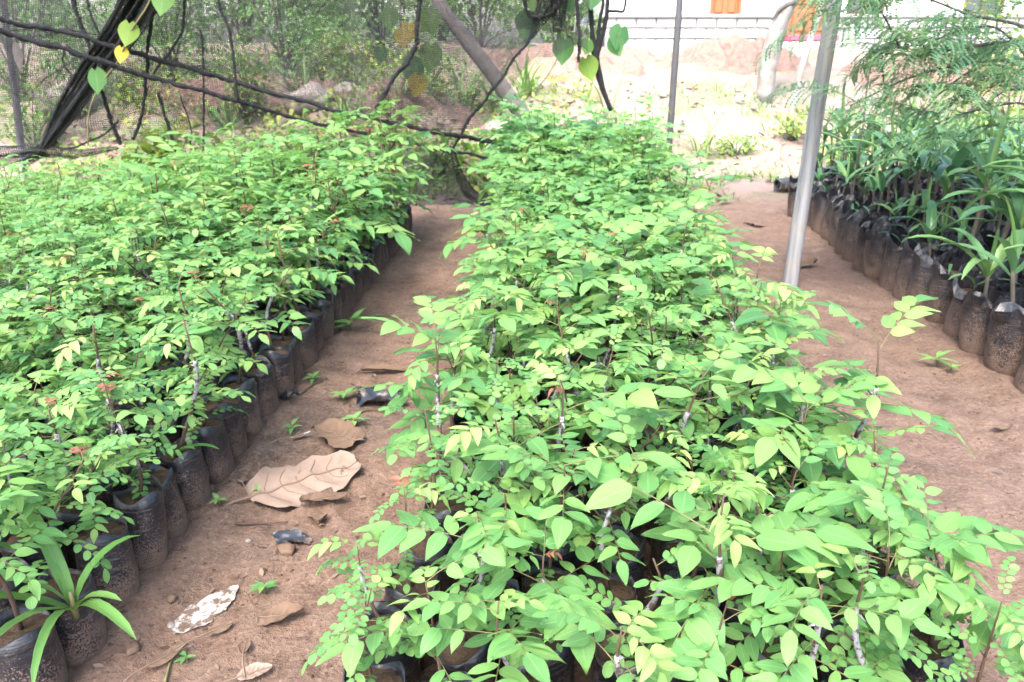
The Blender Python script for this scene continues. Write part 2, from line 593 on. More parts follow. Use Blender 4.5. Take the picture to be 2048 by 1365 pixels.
def _block(m):
    n = m.noise(m.tc(), 25.0, 5, 0.7)
    rn = m.n('ShaderNodeObjectInfo').outputs['Random']
    m.col(m.mix(n, m.mix(rn, (0.16, 0.155, 0.155), (0.27, 0.265, 0.265)), (0.30, 0.295, 0.295)), 0.9, 0.2)
    m.bump(n, 0.6, 0.01)
M_BLOCK = simple('concrete_block', _block)


def _mortar(m): m.col(m.mix(m.noise(m.tc(), 30.0), (0.17, 0.165, 0.165), (0.21, 0.205, 0.20)), 0.95, 0.1)
M_MORTAR = simple('mortar', _mortar)


def _door(m):
    mp = m.n('ShaderNodeMapping'); mp.inputs['Scale'].default_value = (26, 26, 2.0); m.l(m.tc(), mp.inputs['Vector'])
    n = m.noise(mp.outputs[0], 1.0, 5, 0.6)
    m.col(m.mix(n, (0.150, 0.046, 0.015), (0.22, 0.078, 0.028)), 0.4, 0.5)
M_DOOR = simple('varnished_wood', _door)


def _pink(m): m.col((0.22, 0.05, 0.08), 0.6)
M_PINK = simple('red_oxide_step', _pink)


def _roof(m): m.col(m.mix(m.noise(m.tc(), 5.0), (0.20, 0.19, 0.19), (0.30, 0.29, 0.28)), 0.8)
M_ROOF = simple('roof_sheet', _roof)


def _glass(m): m.col((0.04, 0.05, 0.06), 0.12, 0.6)
M_GLASS = simple('window_glass', _glass)


def _plastic(m):
    n = m.noise(m.tc(), 22.0, 4)
    m.col(m.mix(m.ramp(n, [(0.52, 0.0), (0.62, 1.0)]), (0.022, 0.025, 0.034), (0.11, 0.08, 0.06)), 0.35, 0.5)
    m.bump(n, 0.6, 0.01)
M_PLASTIC = simple('black_plastic', _plastic)


def _bigdry(m):
    n = m.noise(m.tc(), 14.0, 5)
    rn = m.n('ShaderNodeObjectInfo').outputs['Random']
    n2 = m.noise(m.tc(), 45.0, 4)
    c = m.mix(n, (0.165, 0.116, 0.090), (0.240, 0.180, 0.146))
    c = m.mix(m.math('MULTIPLY', m.math('SUBTRACT', n2, 0.55, True), 3.0, True), c, (0.15, 0.085, 0.055))
    m.col(c, 0.8, 0.25)
    m.bump(n, 0.4, 0.01)
M_BIGDRY = simple('pale_dry_leaf', _bigdry)


def _browndry(m):
    n = m.noise(m.tc(), 18.0, 5)
    m.col(m.mix(n, (0.068, 0.042, 0.030), (0.155, 0.103, 0.068)), 0.8, 0.25)
    m.bump(n, 0.5, 0.01)
M_BROWNDRY = simple('brown_dry_leaf', _browndry)


def _paperdry(m):
    n = m.noise(m.tc(), 32.0, 5, 0.7)
    m.col(m.mix(m.ramp(n, [(0.47, 0.0), (0.56, 1.0)]), (0.31, 0.285, 0.265), (0.10, 0.068, 0.05)), 0.8, 0.25)
    m.bump(n, 0.5, 0.008)
M_PAPERDRY = simple('bleached_leaf', _paperdry)


def _vein(m): m.col((0.145, 0.100, 0.074), 0.8)
M_VEIN = simple('dry_leaf_vein', _vein)


# ------------------------------------------------------------------ ground and terrain
_dr = np.random.RandomState(61)
DENTS = [(_dr.uniform(-1.0, -0.35) if k % 2 else _dr.uniform(1.15, 2.0), 1.5 + 6.0 * _dr.random() ** 1.4, _dr.uniform(-0.5, 0.5), _dr.uniform(0.006, 0.013)) for k in range(54)]


def terrain(x, y):
    x = np.asarray(x, float); y = np.asarray(y, float)
    right = 1.38 * sstep(9.3, 15.8, y) 
    left = 0.75 * sstep(8.3, 10.4, y) + 0.65 * sstep(10.5, 15.8, y)
    w = sstep(-0.2, -2.2, x)
    z = right * (1 - w) + left * w
    far = sstep(8.0, 10.0, y)
    z = z + far * (0.10 * fbm(x * 0.9, y * 0.9, 4) + 0.03 * fbm(x * 5, y * 5, 3)) * sstep(60, 20, y)
    near = (1 - far)
    z = z + near * (0.010 * fbm(x * 1.8, y * 1.8, 3) + 0.009 * fbm(x * 9, y * 9, 4))
    if x.ndim == 0:                                    # one point: only the dents near it
        dents = [d for d in DENTS if abs(d[0] - x) < 0.4 and abs(d[1] - y) < 0.4]
    else:
        dents = DENTS
    for dx, dy, da, dd in dents:                       # footprints and scuffs
        u = (x - dx) * math.cos(da) - (y - dy) * math.sin(da); v = (x - dx) * math.sin(da) + (y - dy) * math.cos(da)
        q = (u / 0.05) ** 2 + (v / 0.13) ** 2
        z = z - near * dd * (np.exp(-q ** 2) - 0.55 * np.exp(-((np.sqrt(q) - 1.45) / 0.3) ** 2))
    # loose soil heaped against the feet of the bags
    z = z + near * (0.030 * np.exp(-((x + 1.13) / 0.075) ** 2) * (0.7 + 0.6 * vnoise(x * 3, y * 6)) + 0.022 * np.exp(-((x - 2.13) / 0.11) ** 2))
    return z


def build_ground():
    fx = np.concatenate([np.arange(-1.35, -0.30, 0.02), np.arange(-0.30, 1.0, 0.08), np.arange(1.0, 2.4, 0.025)])
    lx = -1.35 - np.cumsum(0.05 * 1.12 ** np.arange(66))
    rx = 2.4 + np.cumsum(0.05 * 1.12 ** np.arange(64))
    X = np.concatenate([lx[::-1], fx, rx])
    Y = np.concatenate([-np.cumsum(0.4 * 1.35 ** np.arange(16))[::-1], [0, 0.4, 0.8], np.arange(1.1, 5.5, 0.025), np.arange(5.5, 9, 0.05), np.arange(9, 18, 0.1),
                        18 + np.cumsum(0.15 * 1.13 ** np.arange(50))])
    gx, gy = np.meshgrid(X, Y, indexing='ij')
    gz = terrain(gx, gy)
    V = np.stack([gx, gy, gz], -1).reshape(-1, 3)
    F = grid_faces(len(X), len(Y))
    g = Geo().add(V, F[:, ::-1] if False else F, V[:, :2])
    me = g.mesh('ground', M_GROUND)
    # upward normals
    if me.polygons[0].normal.z < 0:
        me.flip_normals()
    tag(obj('ground', me), kind='structure')


build_ground()


def build_mound(name, cx, cy, rx, ry, h, seed):
    n = 90
    u = np.linspace(-1.25, 1.25, n)
    gx, gy = np.meshgrid(u, u, indexing='ij')
    r = np.sqrt(gx ** 2 + gy ** 2)
    prof = np.clip(1 - r ** 1.6, -0.4, 1)
    z = h * prof * (1 + 0.35 * fbm(gx * 2 + seed, gy * 2, 3)) + 0.11 * fbm(gx * 6 + seed, gy * 6, 5) * (r < 1.15)
    wx, wy = cx + gx * rx, cy + gy * ry
    base = terrain(wx, wy)
    V = np.stack([wx, wy, base + z], -1).reshape(-1, 3)
    g = Geo().add(V, grid_faces(n, n), V[:, :2])
    tag(obj(name, g.mesh(name, M_MOUND)), kind='structure')


build_mound('dirt_mound', 0.3, 14.2, 1.5, 1.0, 0.28, 3)
build_mound('dirt_mound', 3.1, 14.4, 1.1, 0.8, 0.30, 9)
build_mound('dirt_mound', -4.0, 11.0, 1.5, 0.9, 0.32, 21)
build_mound('dirt_mound', -1.9, 10.8, 1.1, 0.8, 0.22, 35)
build_mound('dirt_mound', 6.6, 13.6, 1.8, 0.9, 0.25, 41)

# ------------------------------------------------------------------ leaves: leaflet shapes and compound leaves
def leaflet_geo(L, W, kind, ns, na, fold=0.22, droop=0.12, twist=0.0, seed=0):
    """leaflet along +Y, upper face +Z; ns sections, na verts across (odd)"""
    rs = np.random.RandomState(seed)
    s = np.linspace(0, 1, ns)
    if kind == 'ovate':
        w = np.sin(math.pi * s ** 0.72) ** 0.85 * (1 - 0.25 * s ** 3)
    elif kind == 'round':
        w = np.sin(math.pi * np.clip(s, 0, 1) ** 0.9) ** 0.6
    else:
        w = np.sin(math.pi * s ** 0.85) ** 0.9
    w = w * W / 2
    w[0] = W * 0.02; w[-1] = 0.0006
    a = np.linspace(-1, 1, na)
    wob = 1 + 0.05 * rs.uniform(-1, 1, (ns, 1))
    x = w[:, None] * a[None, :] * wob
    y = (s * L)[:, None] + 0 * x
    z = fold * np.abs(x) - droop * L * (s ** 2)[:, None] - 0.10 * np.abs(x) ** 2 / W * 2 + 0.03 * W * np.sin(s * 9 + rs.uniform(0, 6))[:, None] * a[None, :]
    z = z + twist * x * s[:, None]
    V = np.stack([x, y, z], -1).reshape(-1, 3)
    uv = np.stack([np.tile(a * 0.5 + 0.5, (ns, 1)), np.tile(s[:, None], (1, na))], -1).reshape(-1, 2)
    F = grid_faces(ns, na)[:, ::-1]
    return V, F, uv


LEAFLETS = {}          # key -> (hi arrays, lo arrays, mesh)


def leaflet_lib(key, L, W, kind, mat, **kw):
    hi = leaflet_geo(L, W, kind, 8, 5, **kw)
    lo = leaflet_geo(L, W, kind, 4, 3, **kw)
    g = Geo().add(*hi, tint=0.5)
    LEAFLETS[key] = (hi, lo, g.mesh('leaflet_' + key, mat), mat)


for i in range(4):
    leaflet_lib('big%d' % i, 1.0, (0.50, 0.54, 0.46, 0.58)[i], 'ovate', M_LEAF, fold=(0.2, 0.3, 0.12, 0.24)[i], droop=(0.10, 0.22, 0.16, 0.3)[i], twist=(0.1, -0.2, 0.25, -0.1)[i], seed=i)
    leaflet_lib('rnd%d' % i, 1.0, (0.66, 0.74, 0.70, 0.62)[i], 'round', M_LEAF, fold=(0.15, 0.22, 0.1, 0.18)[i], droop=(0.06, 0.14, 0.1, 0.18)[i], seed=10 + i)
    leaflet_lib('yng%d' % i, 1.0, (0.48, 0.52, 0.40, 0.44)[i], 'ovate', M_YOUNG, fold=(0.3, 0.45, 0.25, 0.35)[i], droop=(0.2, 0.34, 0.15, 0.4)[i], seed=20 + i)
    leaflet_lib('red%d' % i, 1.0, (0.42, 0.36, 0.46, 0.40)[i], 'ovate', M_RED, fold=0.6, droop=(0.3, 0.5, 0.4, 0.6)[i], seed=30 + i)


class Compound:
    """a pinnate leaf: a rachis along +Y that arches down, and leaflets on both sides"""
    def __init__(s, fam, npairs, Ll, Lr, arch, seed, alt=True, petiole=0.28):
        rs = random.Random(seed)
        s.mat = LEAFLETS[fam + '0'][3]
        tt = np.linspace(0, 1, 6)
        ang = -arch * tt
        d = np.stack([0 * tt + 0.05 * np.sin(tt * 4 + seed), np.cos(ang), np.sin(ang)], -1)
        P = np.concatenate([[[0, 0, 0]], np.cumsum(d[:-1] * Lr / 5, axis=0)])
        s.P = P
        s.rach = tube(P, np.linspace(0.0018, 0.0009, 6) * (Ll / 0.08) ** 0.5, 4, caps=False)
        s.items = []

        def at(t):
            q = t * 5; i = min(int(q), 4); u = q - i
            return P[i] * (1 - u) + P[i + 1] * u, -arch * t

        n = npairs * 2
        for k in range(n):
            side = 1 if k % 2 == 0 else -1
            t = petiole + (1 - petiole) * 0.93 * ((k if alt else (k // 2) * 2) + 0.5) / n
            pos, pa = at(min(t, 0.99))
            size = Ll * (0.72 + 0.38 * t) * rs.uniform(0.85, 1.1)
            M = T(*pos) @ Rx(pa * 0.55 + rs.uniform(-0.12, 0.14)) @ Rz(-side * R(rs.uniform(52, 74))) @ Rx(rs.uniform(-0.20, 0.14)) @ Ry(rs.uniform(-0.28, 0.28)) @ S(size)
            s.items.append((fam + str(rs.randrange(4)), M, rs.random()))
        pos, pa = at(1.0)
        M = T(*pos) @ Rx(pa + rs.uniform(-0.2, 0.05)) @ Rz(rs.uniform(-0.15, 0.15)) @ Ry(rs.uniform(-0.2, 0.2)) @ S(Ll * rs.uniform(1.0, 1.2))
        s.items.append((fam + str(rs.randrange(4)), M, rs.random()))
        g = Geo().add(*s.rach, tint=0.5, mi=1)
        s.rmesh = Geo().add(*s.rach, tint=0.5).mesh('leaf_rachis', M_RACHIS)
        for key, M, t in s.items:
            V, F, uv = LEAFLETS[key][0]
            g.add(V, F, uv, t, 0, M)
        s.hi = g.mesh('compound_leaf', [s.mat, M_RACHIS])
        lo = Geo()
        for key, M, t in s.items:
            V, F, uv = LEAFLETS[key][1]
            lo.add(V, F, uv, t, 0, M)
        s.lo = lo


LEAVES = {'big': [], 'mid': [], 'small': [], 'young': [], 'red': [], 'left': []}
for i in range(7):
    LEAVES['big'].append(Compound('big', (2, 3, 3, 3, 2, 3, 4)[i], 0.104 + 0.005 * (i % 4), 0.225 + 0.02 * (i % 3), 0.32 + 0.14 * (i % 4), 100 + i))
    LEAVES['mid'].append(Compound('big', 3 + i % 2, 0.078 + 0.003 * (i % 3), 0.20 + 0.012 * (i % 3), 0.4 + 0.12 * (i % 4), 200 + i))
    LEAVES['left'].append(Compound('big', 4 + i % 2, 0.050 + 0.003 * (i % 3), 0.170 + 0.012 * (i % 3), 0.4 + 0.13 * (i % 4), 600 + i))
for i in range(5):
    LEAVES['small'].append(Compound('rnd', 5 + i % 2, 0.032 + 0.002 * (i % 3), 0.165 + 0.015 * (i % 3), 0.55 + 0.15 * i, 300 + i, alt=i % 2 == 0, petiole=0.15))
    LEAVES['young'].append(Compound('yng', 2 + i % 3, 0.058 + 0.007 * (i % 3), 0.12 + 0.015 * (i % 3), 0.9 + 0.15 * i, 400 + i))
for i in range(3):
    LEAVES['red'].append(Compound('red', 2, 0.030, 0.045, 0.8 + 0.4 * i, 500 + i))

# ------------------------------------------------------------------ bags
SMOOTH = {}


def bag_geo(rad, h, seed, seg=22, rings=8, collar=0.0, lo=False):
    rs = np.random.RandomState(seed)
    if lo: seg, rings = 10, 3
    th = np.linspace(0, 2 * math.pi, seg, endpoint=False)
    V = []
    k1, k2, p1, p2 = rs.randint(2, 4), rs.randint(4, 7), rs.uniform(0, 6), rs.uniform(0, 6)
    lean = rs.uniform(-0.09, 0.09, 2)
    zs = np.linspace(0, 1, rings)
    for q in zs:
        r = rad * (0.93 + 0.07 * math.sin(math.pi * min(1, q * 1.1)) - (0.10 if q == 0 else 0))
        rr = r * (1 + 0.045 * np.cos(k1 * th + p1 + q * 2) + 0.026 * np.cos(k2 * th + p2 + q * 7) + 0.020 * rs.uniform(-1, 1, seg))
        zz = q * h + (0.012 * h / 0.2 * np.cos(k1 * th + p2) if q == 1 else 0) + (0.02 * h * np.cos(2 * th + p1) if q == 1 else 0)
        V.append(np.stack([rr * np.cos(th) + lean[0] * q * h, rr * np.sin(th) + lean[1] * q * h, zz + 0 * th], -1))
    top = V[-1].copy()
    if collar and not lo:
        # loose plastic above the soil: folds in and out, part of it turned over outwards
        fl = 1 + 0.16 * np.cos(3 * th + p1) + 0.12 * np.cos(5 * th + p2) + 0.10 * rs.uniform(-1, 1, seg)
        c = top.copy(); cen = top.mean(0)
        c[:, :2] = cen[:2] + (c[:, :2] - cen[:2]) * (0.5 + 0.5 * fl)[:, None]
        c[:, 2] += collar * (0.55 + 0.3 * np.cos(2 * th + p2))
        V.append(c)
        e = c.copy()
        out = np.cos(th - p1) 
        e[:, :2] = cen[:2] + (e[:, :2] - cen[:2]) * (1 + 0.22 * out * fl)[:, None]
        e[:, 2] += collar * (0.35 - 0.75 * np.clip(out, 0, 1)) + 0.018 * rs.uniform(-1, 1, seg)
        V.append(e)
        inn = top.copy(); inn[:, :2] = cen[:2] + (inn[:, :2] - cen[:2]) * 0.93; inn[:, 2] -= 0.05
    else:
        inn = top.copy(); cen = top.mean(0)
        r2 = top.copy(); r2[:, :2] = cen[:2] + (r2[:, :2] - cen[:2]) * 0.965; r2[:, 2] += 0.001
        V.append(r2)
        inn[:, :2] = cen[:2] + (inn[:, :2] - cen[:2]) * 0.93; inn[:, 2] -= 0.035
    V.append(inn)
    V = np.stack(V)
    n = len(V)
    uv = np.stack([np.tile(th / 6.283, (n, 1)), V[:, :, 2]], -1).reshape(-1, 2)
    F = grid_faces(n, seg, True)[:, ::-1]
    # soil disc
    lvl = h - (0.022 if not collar else 0.03)
    m = 4
    SV = []
    for q in np.linspace(1, 0.04, m):
        rr = rad * 0.955 * q
        SV.append(np.stack([rr * np.cos(th) + cen[0], rr * np.sin(th) + cen[1], lvl + 0.006 * fbm(rr * np.cos(th) * 40 + seed, rr * np.sin(th) * 40, 2) + 0.006 * (1 - q)], -1))
    SV = np.stack(SV).reshape(-1, 3)
    SF = grid_faces(m, seg, True)
    flat = np.tile(np.repeat(np.arange(n - 1) < rings - 2, seg), 2)
    if collar: SMOOTH[seed] = flat
    return (V.reshape(-1, 3), F, uv), (SV, SF, None), cen, lvl


BAGS, BAGS_LO, PBAGS = [], [], []
for i in range(7):
    b, s, c, l = bag_geo(0.073, 0.228 + 0.009 * (i % 3), 50 + i)
    BAGS.append((Geo().add(*b).mesh('bag', M_BAG), Geo().add(*s).mesh('bag_soil', M_SOIL), c, l))
for i in range(3):
    b, s, c, l = bag_geo(0.073, 0.232, 70 + i, lo=True)
    BAGS_LO.append((b, s, c, l))
for i in range(9):
    b, s, c, l = bag_geo(0.097, 0.285 + 0.014 * (i % 4), 90 + i, seg=26, rings=10, collar=0.055 + 0.012 * (i % 3))
    PBAGS.append((Geo().add(*b).mesh('palm_bag', M_BAGL, SMOOTH[90 + i]), Geo().add(*s).mesh('palm_bag_soil', M_SOIL), c, l))

# ------------------------------------------------------------------ stems
class Stem:
    def __init__(s, h, seed, taped):
        rs = random.Random(seed)
        n = 7
        t = np.linspace(0, 1, n)
        a, lean = rs.uniform(0, 6.28), rs.uniform(0.0, 0.30)
        b, k = rs.uniform(0, 6.28), rs.uniform(0.0, 0.035)
        s.P = np.stack([lean * h * t ** 1.3 * math.cos(a) + k * h * 3 * np.sin(t * 5 + b), lean * h * t ** 1.3 * math.sin(a) + k * h * 3 * np.cos(t * 4 + b), h * t], -1)
        s.P -= s.P[0]
        s.h = h
        r = np.linspace(0.0056, 0.0017, n) * (1.15 if taped else 1.0)
        g = Geo().add(*tube(s.P, r, 6, 0.08))
        for q in range(2):                          # bare cut twigs
            t0 = rs.uniform(0.35, 0.8)
            p = s.at(t0)
            dr = np.array([math.cos(a + q * 3), math.sin(a + q * 3), rs.uniform(0.6, 1.4)]) * rs.uniform(0.02, 0.05)
            g.add(*tube([p, p + dr], [0.0028, 0.0016], 5))
        s.mesh = g.mesh('stem', M_STEM)
        s.lo = tube(s.P[::2], r[::2] * 1.1, 4, caps=False)
        s.tape = None
        if taped:
            t0 = rs.uniform(0.28, 0.45); t1 = min(0.97, t0 + rs.uniform(0.30, 0.5))
            tp = np.linspace(t0, t1, 9)
            P = np.array([s.at(q) for q in tp])
            rad = np.array([0.0050 + 0.0024 * rs.random() for _ in tp]) + 0.0006
            tg = Geo().add(*tube(P, rad, 8, 0.08))
            p = P[-2]; dr = np.array([math.cos(a + 2), math.sin(a + 2), 0.2]) * 0.022      # loose tape end
            tg.add(*tube([p, p + dr * 0.5, p + dr + [0, 0, -0.01]], [0.004, 0.003, 0.001], 5))
            s.tape = tg.mesh('graft_tape', M_TAPE)

    def at(s, t):
        q = t * (len(s.P) - 1); i = min(int(q), len(s.P) - 2); u = q - i
        return s.P[i] * (1 - u) + s.P[i + 1] * u


STEMS_T = [Stem(0.27 + 0.018 * i, 700 + i, True) for i in range(9)]
STEMS_P = [Stem(0.25 + 0.018 * i, 740 + i, False) for i in range(9)]


def gen_seedling(rs, bed, d, first_row=False):
    """random layout of one seedling: bag, stem, list of (leaf, matrix)"""
    taped = rs.random() < (0.62 if bed == 'mid' else 0.42)
    st = rs.choice(STEMS_T if taped else STEMS_P)
    bag = rs.randrange(7)
    leaves = []
    bare = rs.random() < 0.14
    if bed == 'mid':
        n = rs.randint(6, 8)
        fam = rs.choices(['big', 'mid', 'small'], [0.26, 0.40, 0.34] if d < 1.85 else [0.42, 0.38, 0.20])[0]
        low = rs.random() < 0.8
    else:
        n = rs.randint(9, 12)
        fam = rs.choices(['left', 'mid', 'small'], [0.66, 0.14, 0.20])[0]
        low = rs.random() < 0.3
    if bare:
        n = rs.randint(2, 4)
        st = rs.choice(STEMS_T)
    az = rs.uniform(0, 6.28)
    for k in range(n):
        t = 0.40 + 0.60 * ((k + rs.random() * 0.6) / (n - 0.6)) ** 0.8
        t = min(t, 1.0)
        az += 2.4 + rs.uniform(-0.4, 0.4)
        el = R(rs.uniform(-8, 22) + 38 * max(0, (t - 0.5)) * 1.4)
        f = fam
        sc = rs.uniform(0.78, 1.08) * (1.0 if t < 0.85 else 0.82)
        if t > 0.80 and rs.random() < (0.40 if bed == 'mid' else 0.22): f = 'young'
        cl = rs.choice(LEAVES[f])
        leaves.append((cl, T(*st.at(min(t, 1.0))) @ Rz(az) @ Rx(el) @ Ry(rs.uniform(-0.25, 0.25)) @ S(sc)))
    if rs.random() < 0.10:
        leaves.append((rs.choice(LEAVES['red']), T(*st.at(1.0)) @ Rz(az + 2) @ Rx(R(50)) @ S(rs.uniform(0.8, 1.2))))
    if low or first_row:
        for k in range(rs.randint(2, 4)):
            az += 2.4
            cl = rs.choice(LEAVES['small'])
            leaves.append((cl, T(*st.at(rs.uniform(0.15, 0.5))) @ Rz(az) @ Rx(R(rs.uniform(5, 35))) @ S(rs.uniform(0.7, 1.0))))
    return st, bag, leaves


SEEDLING_GROUP = 'bagged seedlings standing in the two leafy beds'


def put_seedling(x, y, rs, bed, label, detail, scale=1.0, first_row=False, spec=None):
    st, bag, leaves = spec or gen_seedling(rs, bed, y, first_row)
    bm, sm, cen, lvl = BAGS[bag]
    t = thing('potted_seedling', label, 'seedling', T(x, y, terrain(x, y) - 0.012) @ Rx(rs.uniform(-0.05, 0.05)) @ Ry(rs.uniform(-0.05, 0.05)) @ Rz(rs.uniform(0, 6.28)), SEEDLING_GROUP)
    b = obj('bag', bm, t)
    obj('soil', sm, b)
    base = T(cen[0], cen[1], lvl) @ S(scale)
    s = obj('stem', st.mesh, t, base)
    if st.tape:
        obj('graft_tape', st.tape, s)
    for cl, M in leaves:
        if detail:
            lf = obj('leaf', cl.rmesh, t, base @ M)
            for key, m, tt in cl.items:
                obj('leaflet', LEAFLETS[key][2], lf, m)
        else:
            obj('leaf', cl.hi, t, base @ M)
    return t


FAR = {'mid': Geo(), 'left': Geo()}
FAR_MATS = [M_LEAF, M_YOUNG, M_RED, M_STEM, M_BAG, M_SOIL]
MATI = {M_LEAF: 0, M_YOUNG: 1, M_RED: 2}


def put_far(x, y, rs, bed, scale=1.0):
    st, bag, leaves = gen_seedling(rs, bed, y)
    g = FAR[bed]
    b, s, cen, lvl = BAGS_LO[bag % 3]
    root = T(x, y, float(terrain(x, y)) - 0.012) @ Rz(rs.uniform(0, 6.28))
    g.add(*b, mi=4, M=root)
    base = root @ T(cen[0], cen[1], lvl) @ S(scale)
    g.add(*st.lo, mi=3, M=base)
    o = rs.random()
    for cl, M in leaves:
        V, F, uv, t, mi = cl.lo.arrays()
        k = rs.random()
        g.add(V, F, uv, np.clip(t * 0.65 + 0.35 * k, 0, 1), MATI[cl.mat], base @ M)


PITCH_B = 0.178
slots = []
for r_ in range(45):                               # middle bed
    y = 1.27 + r_ * PITCH_B
    for c_ in range(8):
        x = -0.285 + c_ * 0.167 - 0.085 * max(0, 1 - r_ / 5) * (1 - c_ / 7)
        slots.append(('mid', r_, c_, x, y))
for r_ in range(29):                               # bed under the net
    y = 1.42 + r_ * PITCH_B
    for c_ in range(24):
        x = -1.235 - c_ * PITCH_B
        if x < -0.69 * y - 0.62: continue          # beyond the edge of the picture
        slots.append(('left', r_, c_, x, y))


def shows(s):
    bed, r, c, x, y = s
    d = math.hypot(x, y)
    if bed == 'left' and c == 0: d *= 0.55
    if bed == 'mid' and c in (0, 7): d *= 0.85
    return d


slots.sort(key=shows)
rs = random.Random(5)
n_ind = 0
for k, (bed, r, c, x, y) in enumerate(slots):
    jx, jy = rs.uniform(-0.012, 0.012), rs.uniform(-0.012, 0.012)
    sc = rs.uniform(0.80, 1.20)
    if bed == 'mid':
        sc *= 0.90 + 0.08 * float(sstep(1.3, 2.2, y)) + 0.50 * float(sstep(4.0, 9.0, y))
    else:
        sc *= 0.97 + 0.72 * float(sstep(2.2, 6.2, y)) * float(sstep(-3.7, -1.6, x))
    if k < 298:
        if bed == 'mid':
            lab = 'leafy seedling of the middle bed, %s from the net side in the %s row' % (ordinal(c + 1), ordinal(r + 1))
        else:
            lab = 'leafy seedling of the net-side bed, %s from the path in the %s row' % (ordinal(c + 1), ordinal(r + 1))
        put_seedling(x + jx, y + jy, rs, bed, lab, detail=(bed == 'mid' and y < 1.75) or (bed == 'left' and y < 1.7 and c < 2), scale=sc, first_row=(bed == 'mid' and r < 2))
        n_ind += 1
    else:
        put_far(x + jx, y + jy, rs, bed, sc)
for bed, lab in (('mid', 'far rows of green seedlings massed at the back of the middle bed'), ('left', 'far rows of green seedlings massed below the hanging net')):
    if FAR[bed].n:
        tag(obj('seedling_mass', FAR[bed].mesh('seedling_mass', FAR_MATS)), lab, 'seedlings', kind='stuff')

# ------------------------------------------------------------------ strap-leaved plants: palms, grass
def blade_geo(L, W, up, arch, ns=9, fold=0.5, split=False, seed=0, tip=0.5):
    """strap blade from the origin, leaving at elevation up, bending down by arch over its length, along +Y"""
    s = np.linspace(0, 1, ns)
    ang = up - arch * s ** 1.2
    d = np.stack([0 * s, np.cos(ang), np.sin(ang)], -1)
    P = np.concatenate([[[0, 0, 0]], np.cumsum((d[:-1] + d[1:]) / 2 * L / (ns - 1), axis=0)])
    w = W / 2 * np.clip(np.minimum(0.28 + 2.6 * s, 1.0) * (1 - s ** 3) ** tip, 0.004, 1)
    nrm = np.stack([0 * s, -np.sin(ang), np.cos(ang)], -1)
    a = np.array([-1, -0.5, 0, 0.5, 1])
    V = P[:, None, :] + np.stack([a[None, :] * w[:, None], 0 * w[:, None] * a, 0 * w[:, None] * a], -1) + nrm[:, None, :] * (fold * np.abs(a)[None, :] * w[:, None])[..., None]
    uv = np.stack([np.tile(a * 0.5 + 0.5, (ns, 1)), np.tile(s[:, None], (1, 5))], -1).reshape(-1, 2)
    return V.reshape(-1, 3), grid_faces(ns, 5)[:, ::-1], uv


PALM_BLADES = []
for i in range(10):
    rp = random.Random(900 + i)
    g = Geo()
    L = rp.uniform(0.34, 0.50)
    g.add(*blade_geo(L, rp.uniform(0.046, 0.066), R(rp.uniform(52, 72)), R(rp.uniform(65, 130)), fold=rp.uniform(0.15, 0.45)), tint=rp.random())
    PALM_BLADES.append(g.mesh('palm_blade', M_PALM))
PALM_YOUNG = []
for i in range(4):
    rp = random.Random(930 + i)
    PALM_YOUNG.append(Geo().add(*blade_geo(rp.uniform(0.26, 0.38), 0.028, R(84), R(rp.uniform(8, 40)), fold=0.7), tint=1.0).mesh('palm_blade', M_PALM))
PALM_STEMS = []
for i in range(6):
    h = 0.10 + 0.055 * i
    rp = random.Random(950 + i)
    P = np.stack([rp.uniform(-0.12, 0.12) * h * np.linspace(0, 1, 6), rp.uniform(-0.12, 0.12) * h * np.linspace(0, 1, 6), np.linspace(0, h, 6)], -1)
    PALM_STEMS.append((Geo().add(*tube(P, [0.013, 0.0095, 0.0085, 0.0085, 0.009, 0.0075], 8, 0.05)).mesh('palm_stem', M_PSTEM), P[-1]))

CLOVER = []
for i in range(3):
    rp = random.Random(970 + i); g = Geo()
    for k in range(26):
        a_, rr_ = rp.uniform(0, 6.28), 0.085 * rp.random() ** 0.5
        V, F, uv = LEAFLETS['rnd%d' % rp.randrange(4)][1]
        g.add(V, F, uv, rp.random(), 0, T(rr_ * math.cos(a_), rr_ * math.sin(a_), rp.uniform(0.005, 0.055)) @ Rz(rp.uniform(0, 6.28)) @ Rx(rp.uniform(-0.3, 0.4)) @ S(rp.uniform(0.018, 0.032)))
    CLOVER.append(g.mesh('clover', M_LEAF))

